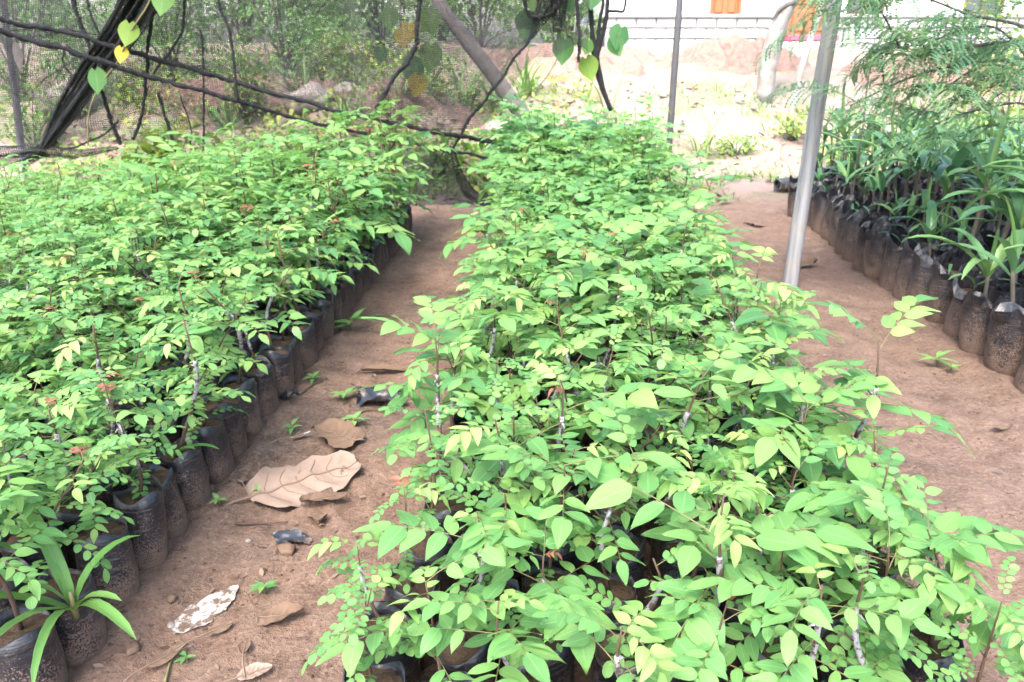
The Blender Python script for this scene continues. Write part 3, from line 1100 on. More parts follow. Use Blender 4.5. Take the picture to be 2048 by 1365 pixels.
PALM_GROUP = 'bagged palm seedlings standing in the bed beside the pole'
prs = random.Random(77)
rows = 24
for r_ in range(rows):
    y = 3.42 + r_ * 0.228
    if y > 8.3: continue
    for c_ in range(10):
        x = 2.23 + c_ * 0.225 + (0.04 if y > 6 else 0)
        if x > 0.70 * y + 0.18: continue
        if c_ < 2 and y > 7.45: continue
        jx, jy = prs.uniform(-0.018, 0.018), prs.uniform(-0.018, 0.018)
        lab = 'palm seedling in tall black bag, %s from the path in the %s row' % (ordinal(c_ + 1), ordinal(r_ + 1))
        bm, sm, cen, lvl = PBAGS[prs.randrange(9)]
        t = thing('potted_palm', lab, 'palm', T(x + jx, y + jy, float(terrain(x, y)) - 0.012) @ Rx(prs.uniform(-0.05, 0.05)) @ Ry(prs.uniform(-0.06, 0.04)) @ Rz(prs.uniform(0, 6.28)), PALM_GROUP)
        b = obj('bag', bm, t)
        obj('soil', sm, b)
        big = c_ >= 2 or (r_ in (0, 1) and c_ == 1)
        if c_ == 0 and prs.random() < 0.55 and r_ > 1:      # outer bags with hardly a sprout
            sm_h, nb, ks = PALM_STEMS[0], prs.randint(0, 3), 0.4
        elif big:
            sm_h, nb, ks = PALM_STEMS[prs.randint(2, 5)], prs.randint(4, 5), prs.uniform(0.85, 1.15)
        else:
            sm_h, nb, ks = PALM_STEMS[prs.randint(1, 3)], prs.randint(3, 5), prs.uniform(0.6, 0.85)
        if r_ <= 5 and c_ >= 1:
            sm_h, nb, ks = PALM_STEMS[prs.randint(3, 5)], prs.randint(3, 5), prs.uniform(1.1, 1.35)
        elif r_ <= 2:
            sm_h, nb, ks = PALM_STEMS[prs.randint(1, 3)], prs.randint(4, 6), prs.uniform(0.85, 1.05)
        ks *= 1.14
        base = T(cen[0], cen[1], lvl) @ S(ks)
        st = obj('stem', sm_h[0], t, base)
        az = prs.uniform(0, 6.28)
        for k in range(nb):
            az += 2.5 + prs.uniform(-0.5, 0.5)
            me = prs.choice(PALM_BLADES)
            dz = -0.06 * (k / max(nb, 1)) * sm_h[1][2] * 3
            obj('blade', me, t, base @ T(*(sm_h[1] + np.array([0, 0, dz]))) @ Rz(az) @ Rx(R(prs.uniform(-22, 10))) @ S(prs.uniform(0.75, 1.1)))
        if 0 < c_ < 5 and r_ < 12 and prs.random() < 0.5:
            obj('weed', prs.choice(CLOVER), t, T(cen[0], cen[1], lvl + 0.005) @ Rz(az))
        if nb >= 3:
            obj('blade', prs.choice(PALM_YOUNG), t, base @ T(*sm_h[1]) @ Rz(az + 1) @ S(prs.uniform(0.7, 1.05)))


def strap_plant(name, label, cat, x, y, z, n, L, W, mat, seed, spread=(35, 80), arch=(40, 110), tintr=(0.2, 0.8), group=None):
    rp = random.Random(seed)
    t = thing(name, label, cat, T(x, y, z), group)
    az = rp.uniform(0, 6.28)
    for k in range(n):
        az += 2.4 + rp.uniform(-0.5, 0.5)
        l = L * rp.uniform(0.6, 1.1)
        g = Geo().add(*blade_geo(l, W * rp.uniform(0.7, 1.1), R(rp.uniform(*spread)), R(rp.uniform(*arch)), ns=8, fold=rp.uniform(0.2, 0.6)), tint=rp.uniform(*tintr))
        obj('blade', g.mesh('blade', mat), t, Rz(az))
    g = Geo().add(*tube([[0, 0, -0.02], [0, 0, 0.015], [0, 0, 0.05 * L / 0.3]], [0.009, 0.008, 0.004], 7))
    obj('stalk', g.mesh('stalk', M_RACHIS), t)
    return t


# palms and grasses that sprout between the seedling bags along the path
p = unp(150, 1225, z=0.18)
strap_plant('young_palm', 'bright green young palm with long arching blades at the front of the path', 'palm', p[0], p[1], 0.185, 9, 0.34, 0.034, M_BLADE, 31, (38, 82), (30, 105), (0.1, 0.45))
for k, (px, py, L, n, lab) in enumerate((
        (262, 965, 0.20, 4, 'thin upright weed with narrow blades beside a taped stem'),
        (345, 915, 0.17, 4, 'broad-bladed weed sprouting between two bag rims by the big dry leaf'),
        (490, 755, 0.20, 5, 'grassy weed leaning over the path from the bag row'),
        (735, 505, 0.30, 5, 'wide-leaved sprout hanging over the far bags of the path row'))):
    p = unp(px, py, z=0.19)
    strap_plant('weed_sprout', lab, 'weed', min(p[0], -1.17), p[1], 0.185, n, L, 0.022, M_BLADE, 40 + k, (35, 80), (20, 100), (0.1, 0.5))

# ------------------------------------------------------------------ posts
def post(name, label, P, r, mat, seg=14):
    P = np.asarray(P, float)
    base = P[0].copy()
    Q = smooth_path(P, 40) - base
    g = Geo().add(*tube(Q, np.linspace(r[0], r[1], 40) * (1 + 0.03 * np.sin(np.arange(40) * 0.9) * NR.uniform(0, 1, 40)), seg, 0.022))
    tag(obj(name, g.mesh(name, mat), None, T(*base)), label, 'post')


b = unp(1577, 575, z=0.0)
post('support_post', 'thick grey weathered pole standing at the edge of the middle bed', [[b[0], b[1], -0.3], [b[0] + 0.018, b[1], 0.6], [b[0] + 0.075, b[1], 2.62]], (0.051, 0.043), M_POST)
q = unp(1342, 240, Y=9.75)
post('support_post', 'thin dark metal pole behind the far end of the middle bed', [[q[0], 9.75, -0.3], [q[0], 9.75, 1.0], [q[0] + 0.01, 9.75, 2.64]], (0.040, 0.040), M_PIPE)
q0, q1 = unp(44, 340, Y=7.35), unp(12, 70, Y=7.35)
dq = (q1 - q0) / (q1[2] - q0[2])
post('support_post', 'thin leaning grey pole beside the knot of the net', [q0 + dq * (-0.3 - q0[2]), (q0 + q1) / 2 + [0.02, 0, 0], q0 + dq * (2.62 - q0[2])], (0.034, 0.03), M_POST)

# ------------------------------------------------------------------ shade net
net = thing('shade_net', 'torn black shade net hanging in folds behind the leafy beds', 'net')


def sheet(name, Pf, nu, nv, mat, scale_uv=1.0):
    u, v = np.meshgrid(np.linspace(0, 1, nu), np.linspace(0, 1, nv), indexing='ij')
    V = Pf(u, v)
    du = np.linalg.norm(np.diff(V, axis=0), axis=-1); dv = np.linalg.norm(np.diff(V, axis=1), axis=-1)
    U = np.concatenate([np.zeros((1, nv)), np.cumsum(du, axis=0)]); W = np.concatenate([np.zeros((nu, 1)), np.cumsum(dv, axis=1)], axis=1)
    uv = np.stack([U.mean(1, keepdims=True) + 0 * U, W], -1).reshape(-1, 2) * scale_uv
    g = Geo().add(V.reshape(-1, 3), grid_faces(nu, nv), uv)
    return obj(name, g.mesh(name, mat), net)


ZR = 2.6


def roof(u, v):
    x = -5.6 + 9.6 * u; y = -1.6 + 9.4 * v
    z = ZR - 0.10 * np.sin(u * math.pi * 3) ** 2 * np.sin(v * math.pi * 2) ** 2 + 0.03 * fbm(u * 9, v * 9, 3)
    return np.stack([x, y, z], -1)


sheet('roof_sheet', roof, 60, 60, M_NETR)

# curtain: from beyond the frame on the left to a torn edge that swings down to the path
edge_px = np.array([(1188, -30), (1120, 0), (1072, 60), (1010, 145), (940, 240), (905, 300), (918, 345), (945, 392), (1010, 412)], float)
edge = smooth_path(np.array([unp(a, b_, Y=7.75) for a, b_ in edge_px]), 60)
zs_e, xs_e = edge[:, 2][::-1], edge[:, 0][::-1]
o_ = np.argsort(zs_e)


def curtain(u, v):
    z = 0.02 + (ZR - 0.02) * v
    xe = np.interp(z, zs_e[o_], xs_e[o_])
    xl = -6.4
    bot = 0.62 * sstep(-1.3, -3.6, xl + (xe - xl) * u)       # hitched up on the left, where it is tied
    z = np.maximum(z, bot + (ZR - bot) * v)
    x = xl + (xe - xl) * u
    y = 7.1 + 0.10 * (x + 6.4) + 0.09 * np.sin(x * 7 + 2 * np.sin(z * 1.5)) * (0.3 + 0.7 * (1 - v)) + 0.06 * fbm(x * 2.2, z * 1.2, 3)
    return np.stack([x, y, z], -1)


sheet('curtain', curtain, 180, 60, M_NET)


def curtain2(u, v):                                          # a second layer that hangs half way
    x = -6.2 + 6.5 * u
    low = 1.22 + 0.35 * fbm(x * 1.1 + 5, 0 * x, 3) + 0.16 * np.sin(x * 2.1) - 0.45 * np.exp(-((x + 3.2) / 0.9) ** 2) - 0.28 * np.exp(-((x + 1.4) / 0.7) ** 2)
    low = np.clip(low, 0.75, 1.75)
    z = low + (ZR - low) * v
    y = 6.85 + 0.11 * (x + 6.4) + 0.10 * np.sin(x * 9 + z) * (1 - v) + 0.07 * fbm(x * 3 + 9, z * 1.5, 3)
    return np.stack([x, y, z], -1)


sheet('hanging_layer', curtain2, 160, 40, M_NET)


def bundle(name, P, r, n=18, seg=16, mat=None, folds=5):
    """net gathered into a pleated rope"""
    P = smooth_path(P, n)
    r = np.interp(np.linspace(0, 1, n), np.linspace(0, 1, len(r)), r)
    Tn, A, B = frame_along(P)
    th = np.linspace(0, 2 * math.pi, seg * 2, endpoint=False)
    rr = r[:, None] * (1 + 0.28 * np.sin(folds * th[None, :] + 3 * np.linspace(0, 1, n)[:, None]) + 0.08 * NR.uniform(-1, 1, (n, len(th))))
    V = P[:, None, :] + A[:, None, :] * (np.cos(th) * rr)[..., None] + B[:, None, :] * (np.sin(th) * rr)[..., None]
    L = np.concatenate([[0], np.cumsum(np.linalg.norm(np.diff(P, axis=0), axis=1))])
    uv = np.stack([np.tile(th * 0.08, (n, 1)), np.tile(L[:, None], (1, len(th)))], -1).reshape(-1, 2)
    g = Geo().add(V.reshape(-1, 3), grid_faces(n, len(th), True), uv)
    return obj(name, g.mesh(name, mat or M_NETD), net)


def px_path(pts, Y, Y2=None):
    n = len(pts)
    return np.array([unp(a, b_, Y=Y + ((Y2 - Y) * i / max(1, n - 1) if Y2 else 0)) for i, (a, b_) in enumerate(pts)])


for layer in range(3):                                       # pleated fan of net drawn together at the knot
    def fan(u, v, layer=layer):
        A = np.array([unp(a, b_, Y=6.75) for a, b_ in ((252, -60), (222, 20), (168, 110), (112, 210), (78, 296))])
        B = np.array([unp(a, b_, Y=6.75) for a, b_ in ((352, -60), (300, 20), (222, 120), (150, 215), (92, 301))])
        A, B = smooth_path(A, u.shape[1]), smooth_path(B, u.shape[1])
        P = A[None] * (1 - u[..., None]) + B[None] * u[..., None]
        w = np.linalg.norm(B - A, axis=1)[None]
        P[..., 1] += w * 0.22 * np.sin(u * (17 + 5 * layer) + layer * 2 + v * 2) + 0.05 * layer
        P[..., 0] += w * 0.05 * np.sin(u * 23 + layer)
        return P
    sheet('gathered_fold', fan, 40, 40, M_NETD)
bundle('gathered_fold', px_path([(345, -70), (286, 40), (206, 140), (138, 230), (86, 299)], 6.72), [0.05, 0.055, 0.05, 0.045, 0.02], 24, folds=4)
bundle('gathered_fold', px_path([(282, -70), (232, 35), (170, 125), (116, 218), (82, 297)], 6.72), [0.03, 0.03, 0.028, 0.025, 0.015], 24, folds=4)
bundle('gathered_fold', px_path([(-60, 296), (20, 303), (84, 300), (150, 308), (235, 296)], 6.75), [0.03, 0.045, 0.05, 0.035, 0.012], 16)
bundle('gathered_fold', px_path([(84, 300), (60, 320), (44, 345)], 6.75), [0.045, 0.03, 0.006], 10)
bundle('gathered_fold', px_path([(84, 300), (30, 318), (-40, 325)], 6.75), [0.045, 0.04, 0.05], 10)
bundle('gathered_fold', px_path([(905, 300), (918, 345), (945, 390), (1000, 411), (1060, 404)], 7.72), [0.02, 0.035, 0.05, 0.05, 0.03], 18)
bundle('gathered_fold', px_path([(830, 420), (900, 416), (960, 410), (1030, 402)], 7.68), [0.03, 0.045, 0.05, 0.03], 16)
bundle('gathered_fold', px_path([(1122, -60), (1118, 20), (1112, 66)], 7.6), [0.08, 0.06, 0.03], 10)
bundle('gathered_fold', px_path([(1098, -60), (1100, 0), (1078, 40), (1062, 76)], 7.6), [0.14, 0.10, 0.05, 0.02], 10)


def cordline(name, pts, Y, r, Y2=None, mat=None, n=60, wob=0.02):
    P = smooth_path(px_path(pts, Y, Y2), n)
    P = P + wob * np.stack([fbm(P[:, 2] * 6, P[:, 0] * 6, 2), 0 * P[:, 0], fbm(P[:, 0] * 6 + 5, P[:, 2] * 6, 2)], -1) * 0.6
    r = np.full(n, r) if np.isscalar(r) else np.interp(np.linspace(0, 1, n), np.linspace(0, 1, len(r)), r)
    return obj(name, Geo().add(*tube(P, r, 7, 0.42)).mesh(name, mat or M_CORD), net)


cordline('edge_rope', [(-60, 18), (0, 37), (190, 80), (400, 142), (700, 228), (880, 266), (1045, 297)], 6.0, [0.018, 0.02, 0.018, 0.022], 7.9, n=170)
cordline('edge_rope', [(-60, 42), (0, 60), (170, 112), (300, 152), (480, 202), (600, 238), (850, 293), (1040, 328)], 5.9, [0.021, 0.022, 0.016, 0.014], 7.8, n=170)
for pts, Y, r in (
        ([(140, -20), (160, 45), (182, 100)], 6.8, 0.016), ([(168, -20), (185, 40), (203, 78)], 6.8, 0.010),
        ([(310, -20), (306, 30), (294, 102), (290, 205), (264, 278)], 6.9, 0.013), ([(432, -20), (440, 20), (460, 75), (476, 200)], 6.9, 0.012),
        ([(316, 185), (334, 245), (354, 312)], 6.95, 0.012), ([(200, 168), (215, 225), (242, 290)], 6.9, 0.016),
        ([(402, 60), (405, 180), (408, 310)], 6.95, 0.009), ([(370, -20), (362, 68), (306, 146)], 6.85, 0.010),
        ([(840, -20), (836, 30), (834, 78), (835, 90), (800, 140), (750, 216)], 7.3, 0.019),
        ([(1048, -20), (1054, 26), (1072, 33), (1094, 30), (1112, 12)], 7.55, 0.017),
        ([(1072, 60), (1010, 145), (940, 240), (906, 298)], 7.7, 0.014),
        ([(130, 95), (128, 130), (160, 165)], 6.8, 0.006), ([(20, 62), (100, 55), (190, 70)], 6.8, 0.006),
        ([(360, 190), (380, 250), (385, 300)], 6.95, 0.006), ([(235, 240), (190, 280), (120, 300)], 6.8, 0.008),
        ([(1150, -20), (1156, 40), (1159, 75), (1156, 124)], 7.6, 0.016)):
    cordline('hanging_cord', pts, Y, r)
# dark dry leaf caught in the net
g = Geo().add(*leaflet_geo(0.26, 0.085, 'ovate', 9, 5, fold=0.3, droop=0.1, seed=4), tint=0.1)
pq = unp(28, 82, Y=6.85)
tag(obj('hanging_dry_leaf', g.mesh('hanging_dry_leaf', M_BARK), None, T(*pq) @ Rx(R(-92)) @ Rz(R(-4))), 'dark curled dry leaf caught in the net beside the thin leaning pole', 'leaf')

# ------------------------------------------------------------------ vines with heart-shaped leaves
def heart_geo(Sz, seed=0, n=18):
    rs_ = np.random.RandomState(seed)
    s = np.linspace(0, 1, 10)
    w = np.array([0.30, 0.72, 0.92, 1.0, 0.96, 0.84, 0.66, 0.44, 0.20, 0.01]) * 0.46 * Sz
    back = np.array([0.0, -0.0, 0, 0, 0, 0, 0, 0, 0, 0])
    a = np.array([-1, -0.5, 0, 0.5, 1])
    x = w[:, None] * a
    y = (s * Sz)[:, None] - (0.16 * Sz * np.abs(a)[None, :] * (1 - s)[:, None] ** 2)
    z = 0.18 * np.abs(x) - 0.18 * Sz * (s ** 2)[:, None]
    V = np.stack([x, y, z], -1).reshape(-1, 3)
    uv = np.stack([np.tile(a * 0.5 + 0.5, (10, 1)), np.tile(s[:, None], (1, 5))], -1).reshape(-1, 2)
    return V, grid_faces(10, 5)[:, ::-1], uv


def vine(label, stems, leaves):
    t = thing('vine', label, 'vine', T(*stems[0][0][0]))
    o0 = stems[0][0][0]
    for P, r in stems:
        P = smooth_path(P, 24) - o0
        rr = np.interp(np.linspace(0, 1, 24), np.linspace(0, 1, len(r)), r)
        obj('stem', Geo().add(*tube(P, rr, 7, 0.15)).mesh('vine_stem', M_RACHIS if rr.max() < 0.012 else M_CORD), t)
    for i, (p_, size, rot, yellow) in enumerate(leaves):
        g = Geo().add(*heart_geo(size, i), tint=rnd.uniform(0.1, 0.75))
        # hanging leaf: the blade faces the camera, its tip pointing down
        M = T(*(p_ - o0)) @ Rz(R(rot * 0.6)) @ Ry(R(rot)) @ Rx(R(-98 + rnd.uniform(-12, 12)))
        obj('leaf', g.mesh('heart_leaf', M_YELLOW if yellow else M_HEART), t, M)


Yv = 6.62
vine('pale vine with heart leaves climbing the gathered net', [
    (px_path([(176, 292), (176, 240), (186, 200), (215, 150), (238, 120), (262, 62), (296, 10), (310, -40)], Yv), [0.006, 0.007, 0.008, 0.007])],
    [(unp(325, -22, Y=Yv), 0.21, 8, False), (unp(258, 48, Y=Yv), 0.185, 12, False), (unp(190, 142, Y=Yv), 0.19, -6, False), (unp(243, 96, Y=Yv), 0.125, 10, True)])
Yv2 = 7.7
vine('dark twisted vine with round green leaves at the torn end of the net', [
    (px_path([(1222, 222), (1206, 180), (1196, 140), (1190, 105), (1184, 60), (1179, -30)], Yv2), [0.02, 0.027, 0.034, 0.040, 0.022, 0.02]),
    (px_path([(1193, 112), (1203, 75), (1212, 40), (1218, -30)], Yv2), [0.03, 0.022, 0.018]),
    (px_path([(1195, 100), (1200, 40), (1206, 10), (1205, -30)], Yv2), [0.02, 0.015, 0.014]),
    (px_path([(1212, 22), (1235, 23), (1248, 20), (1254, -20)], Yv2), [0.015, 0.014, 0.012]),
    (px_path([(1040, 195), (1080, 170), (1108, 130), (1116, 100), (1100, 60)], Yv2), [0.005, 0.005, 0.005])],
    [(unp(1128, 82, Y=Yv2), 0.22, 5, False), (unp(1243, 56, Y=Yv2), 0.22, 20, False), (unp(1225, 78, Y=Yv2 - .03), 0.18, -30, False), (unp(1178, 82, Y=Yv2 - .05), 0.15, 25, False),
     (unp(1172, 118, Y=Yv2 - .05), 0.21, -20, False), (unp(1058, 28, Y=Yv2), 0.24, 15, False), (unp(1185, -25, Y=Yv2), 0.22, 5, False), (unp(1066, -20, Y=Yv2), 0.22, -8, False), (unp(1140, -14, Y=Yv2), 0.2, 12, False)])
vine('faded vine with yellowing leaves seen through the net', [
    (px_path([(812, 190), (822, 150), (815, 100), (800, 40), (806, -30)], 8.1), [0.006, 0.006, 0.005])],
    [(unp(818, 50, Y=8.1), 0.2, 10, True), (unp(800, 62, Y=8.05), 0.17, -16, True), (unp(862, 92, Y=8.1), 0.26, 6, False), (unp(822, 120, Y=8.1), 0.26, -8, False), (unp(838, 152, Y=8.05), 0.22, 14, True),
     (unp(856, 20, Y=8.1), 0.24, -10, False), (unp(780, 20, Y=8.1), 0.2, 6, False), (unp(762, 96, Y=8.1), 0.16, 6, False)])

# ------------------------------------------------------------------ leaning trunk, background trees
def trunk_obj(name, P, r, mat, parent=None, seg=10, n=16):
    P = smooth_path(P, n)
    r = np.interp(np.linspace(0, 1, n), np.linspace(0, 1, len(r)), r)
    return obj(name, Geo().add(*tube(P, r, seg, 0.10)).mesh(name, mat), parent)


a0, a1 = unp(1140, 300, Y=9.1), unp(925, 70, Y=9.6)
a0[2] = min(a0[2], float(terrain(a0[0], a0[1])) + 0.1)
tag(trunk_obj('leaning_trunk', [a0, (a0 + a1) / 2 + [0.03, 0, -0.03], a1, a1 + (a1 - a0) * 0.25], [0.10, 0.09, 0.085, 0.07], M_BARK), 'grey leaning tree trunk behind the torn end of the net', 'trunk')


def leaf_cloud(g, rs_, centre, rad, n, size, kind='ovate', mi=0, flat=0.55):
    """n bent leaf faces in an uneven ellipsoid shell"""
    V, F, uv = leaflet_geo(1.0, 0.55 if kind == 'ovate' else 0.16, kind, 4, 3, fold=0.2, droop=0.2)
    for k in range(n):
        d = rs_.normal(size=3); d /= np.linalg.norm(d) + 1e-9
        q = rs_.uniform(0.25, 1.0) ** 0.6
        lump = 1 + 0.28 * math.sin(d[0] * 5 + centre[0]) * math.cos(d[2] * 6 + centre[1]) 
        p_ = np.asarray(centre) + d * np.asarray(rad) * q * lump
        M = T(*p_) @ Rz(rs_.uniform(0, 6.28)) @ Rx(rs_.uniform(-1.1, 0.4)) @ Ry(rs_.uniform(-0.7, 0.7)) @ S(size * rs_.uniform(0.6, 1.25))
        g.add(V, F, uv, rs_.uniform(0, 1), mi, M)


def bush(name, label, cat, x, y, h, w, n, size, mat, seed, group=None, clumps=12, trunk=True, lift=0.5):
    rs_ = np.random.RandomState(seed)
    z0 = float(terrain(x, y))
    t = thing(name, label, cat, T(x, y, z0), group)
    stems = Geo()
    g = Geo()
    for k in range(clumps):
        a = rs_.uniform(0, 6.28); rr = w * rs_.uniform(0.1, 0.75)
        c = np.array([math.cos(a) * rr, math.sin(a) * rr * 0.7, h * (0.10 + 0.9 * ((k + 0.5) / clumps))])
        if trunk:
            stems.add(*tube(smooth_path([[0, 0, -0.1], c * [0.3, 0.3, 0.45], c], 6), np.linspace(0.013, 0.004, 6) * max(1, h * 0.6), 5))
        leaf_cloud(g, rs_, c, (w * 0.52, w * 0.45, h * 0.20), n // clumps, size)
    obj('crown', g.mesh('crown', mat), t)
    if trunk:
        obj('trunk', stems.mesh('trunk', M_BARK), t)
    return t


# shrubs and small trees on the bank behind the net (each its own plant)
BUSH = [
    ('broad_leaf_shrub', 'low bright green shrub with large leaves just behind the net', unp(330, 265, Y=8.5), 8.5, 0.62, 0.55, 170, 0.20, M_BUSHL, 1),
    ('broad_leaf_shrub', 'small yellow-green shrub behind the far bags of the net-side bed', unp(880, 330, Y=8.8), 8.8, 0.45, 0.5, 240, 0.10, M_BUSHL, 2),
    ('broad_leaf_shrub', 'yellow-green shrub at the foot of the leaning trunk', unp(1000, 300, Y=9.2), 9.2, 0.5, 0.5, 260, 0.10, M_BUSHL, 14),
    ('dark_tree', 'dark green tree at the far left edge behind the leaning pole', unp(30, 120, Y=10.5), 10.5, 2.6, 1.15, 2200, 0.085, M_BUSH, 3),
    ('dark_tree', 'dark leafy tree above the brown bank behind the gathered net', unp(330, 60, Y=12.5), 12.5, 2.6, 1.5, 2600, 0.10, M_BUSH, 4),
    ('dark_tree', 'dense tree with small leaves behind the hanging cords', unp(560, 20, Y=13.0), 13.0, 2.8, 1.5, 2600, 0.10, M_BUSH, 5),
    ('dark_tree', 'mid green tree behind the yellowing vine', unp(760, 20, Y=13.8), 13.8, 2.6, 1.5, 2600, 0.11, M_BUSH, 6),
    ('dark_tree', 'leafy tree left of the house corner behind the net', unp(960, 0, Y=15.5), 15.5, 2.6, 1.3, 2200, 0.12, M_BUSH, 7),
    ('dark_tree', 'bushy tree closing the view beside the house corner', unp(1120, 0, Y=18.5), 18.5, 3.0, 1.7, 2200, 0.14, M_BUSH, 8),
    ('light_shrub', 'loose light green shrub on the brown bank beside the gathered net', unp(480, 150, Y=10.0), 10.0, 0.9, 0.55, 700, 0.075, M_BUSHL, 9),
    ('light_shrub', 'light green shrub spilling down the bank at the far left', unp(60, 250, Y=9.2), 9.2, 0.9, 0.8, 1100, 0.06, M_BUSHL, 10),
    ('light_shrub', 'light shrub in front of the tall grass behind the net', unp(700, 120, Y=11.4), 11.4, 0.8, 0.7, 800, 0.075, M_BUSHL, 11),
    ('light_shrub', 'low weeds and leaves gathered at the foot of the pale leaning tree', unp(1590, 235, Y=11.3), 11.3, 0.42, 0.45, 320, 0.075, M_BUSHL, 12),
    ('light_shrub', 'leafy shrub at the far right behind the feathery tree', unp(2040, 190, Y=11.0), 11.0, 1.9, 1.1, 1600, 0.085, M_BUSHL, 13),
    ('light_shrub', 'pale green shrub behind the last palm bags', unp(1900, 240, Y=10.6), 10.6, 0.6, 0.8, 600, 0.08, M_BUSHL, 15),
    ('light_shrub', 'low leafy weeds behind the far bags of the net-side bed', unp(780, 290, Y=9.3), 9.3, 0.35, 0.6, 420, 0.075, M_BUSHL, 17),
    ('light_shrub', 'low leafy weeds below the two slanting ropes', unp(620, 270, Y=9.0), 9.0, 0.4, 0.6, 420, 0.075, M_BUSHL, 18),
    ('light_shrub', 'weedy shrub at the foot of the hanging cords', unp(500, 275, Y=8.7), 8.7, 0.45, 0.5, 360, 0.08, M_BUSHL, 19),
    ('light_shrub', 'green shrub on the bank above the pale boulder', unp(640, 90, Y=11.8), 11.8, 1.0, 0.8, 1000, 0.08, M_BUSH, 20),
    ('light_shrub', 'green shrub on the bank behind the knot of the net', unp(180, 110, Y=11.0), 11.0, 1.2, 0.9, 1100, 0.08, M_BUSH, 22),
    ('light_shrub', 'leafy shrub below the yellowing vine', unp(850, 190, Y=10.8), 10.8, 0.7, 0.7, 700, 0.08, M_BUSHL, 23),
    ('light_shrub', 'low leafy weeds right of the thick grey pole foot in the grass', unp(1680, 250, Y=10.4), 10.4, 0.3, 0.6, 340, 0.07, M_BUSHL, 24),
    ('light_shrub', 'low green weeds in front of the small dirt mound', unp(1480, 235, Y=10.8), 10.8, 0.25, 0.5, 260, 0.07, M_BUSHL, 16),
]
for nm, lab, p_, yy, h, w, n, sz, mat, sd in BUSH:
    bush(nm, lab, 'tree' if 'tree' in nm else 'shrub', float(p_[0]), yy, h, w, n, sz, mat, sd)
# wall of trees farther off: closes the view on both sides of the house
brs = random.Random(3)
FAR_TREE_WORDS = ['first', 'second', 'third', 'fourth', 'fifth', 'sixth']
for k in range(6):
    x = -12.5 + k * 2.5 + brs.uniform(-0.4, 0.4)
    bush('background_tree', 'large dark tree far behind the net, %s from the picture edge' % FAR_TREE_WORDS[k], 'tree', x, 20.5 + brs.uniform(-1, 1), 4.6, 2.2, 2400, 0.22, M_BUSH, 60 + k, 'trees far behind the net')

# pale trunks in front of the house
t = thing('pale_tree', 'pale trunked tree standing in front of the house door', 'tree', T(0, 0, 0))
p0, p1, p2 = unp(1528, 205, Y=12.6), unp(1545, 90, Y=12.6), unp(1584, -10, Y=12.6)
p0[2] = float(terrain(p0[0], 12.6)) - 0.05
pt = p2 + (p2 - p1) * 2.2
trunk_obj('trunk', [p0, p1, p2, pt], [0.125, 0.13, 0.12, 0.09], M_PALEBARK, t)
trunk_obj('branch', [unp(1590, 4, Y=12.5), unp(1562, 18, Y=12.5), unp(1544, 40, Y=12.5)], [0.04, 0.025, 0.012], M_BARK, t)
g = Geo(); rs_ = np.random.RandomState(8)
for k in range(8): leaf_cloud(g, rs_, pt + rs_.normal(size=3) * [0.9, 0.9, 0.4] + [0, 0, 0.9], (0.6, 0.6, 0.4), 160, 0.12)
obj('crown', g.mesh('crown', M_BUSHL), t)
t = thing('pale_tree', 'slender leaning tree beside the thick grey pole', 'tree', T(0, 0, 0))
p0, p1, p2 = unp(1578, 235, Y=11.4), unp(1600, 150, Y=11.4), unp(1634, 40, Y=11.4)
p0[2] = float(terrain(p0[0], 11.4)) - 0.05
pt = p2 + (p2 - p1) * 1.8
trunk_obj('trunk', [p0, p1, p2, pt], [0.055, 0.045, 0.04, 0.03], M_PALEBARK, t)
g = Geo()
for k in range(6): leaf_cloud(g, rs_, pt + rs_.normal(size=3) * [0.7, 0.7, 0.3] + [0, 0, 0.6], (0.5, 0.5, 0.35), 130, 0.11)
obj('crown', g.mesh('crown', M_BUSHL), t)

# ------------------------------------------------------------------ tall grass clumps on the bank
def grass_clump(label, x, y, n, L, W, seed, tintr=(0.1, 0.8)):
    rp = random.Random(seed)
    z = float(terrain(x, y))
    g = Geo()
    for k in range(n):
        M = T(rp.uniform(-0.09, 0.09), rp.uniform(-0.09, 0.09), -0.03) @ Rz(rp.uniform(0, 6.28))
        g.add(*blade_geo(L * rp.uniform(0.55, 1.1), W * rp.uniform(0.6, 1.1), R(rp.uniform(62, 88)), R(rp.uniform(20, 120)), ns=7, fold=0.4), tint=rp.uniform(*tintr), M=M)
    o = obj('grass_clump', g.mesh('grass_clump', M_BLADE), None, T(x, y, z))
    tag(o, label, 'grass')


GC = [(600, 135, 10.6, 34, 0.85, 'tall arching grass clump on the bank seen through the net'), (690, 215, 9.6, 26, 0.7, 'pale grass clump low on the bank behind the net'), (990, 130, 12.0, 40, 1.0, 'tall pale grass clump behind the leaning trunk'),
      (1050, 120, 12.6, 36, 1.0, 'tall grass clump beside the dangling round leaf'), (930, 120, 11.6, 30, 0.9, 'grass clump above the leaning trunk'), (1410, 238, 10.7, 16, 0.75, 'sparse upright yellow-green blades beside the thin dark pole'),
      (1225, 205, 11.5, 10, 0.8, 'few tall pale blades beside the dark twisted vine'), (440, 170, 9.6, 20, 0.65, 'grass clump behind the hanging cords'), (800, 200, 10.2, 26, 0.6, 'grass clump behind the yellowing vine'), (1240, 235, 10.6, 14, 0.5, 'short grass clump behind the end of the middle bed')]
for k, (px, py, Y, n, L, lab) in enumerate(GC):
    p_ = unp(px, py, Y=Y)
    grass_clump(lab, float(p_[0]), Y, n, L, 0.035, 800 + k, (0.2, 0.95))

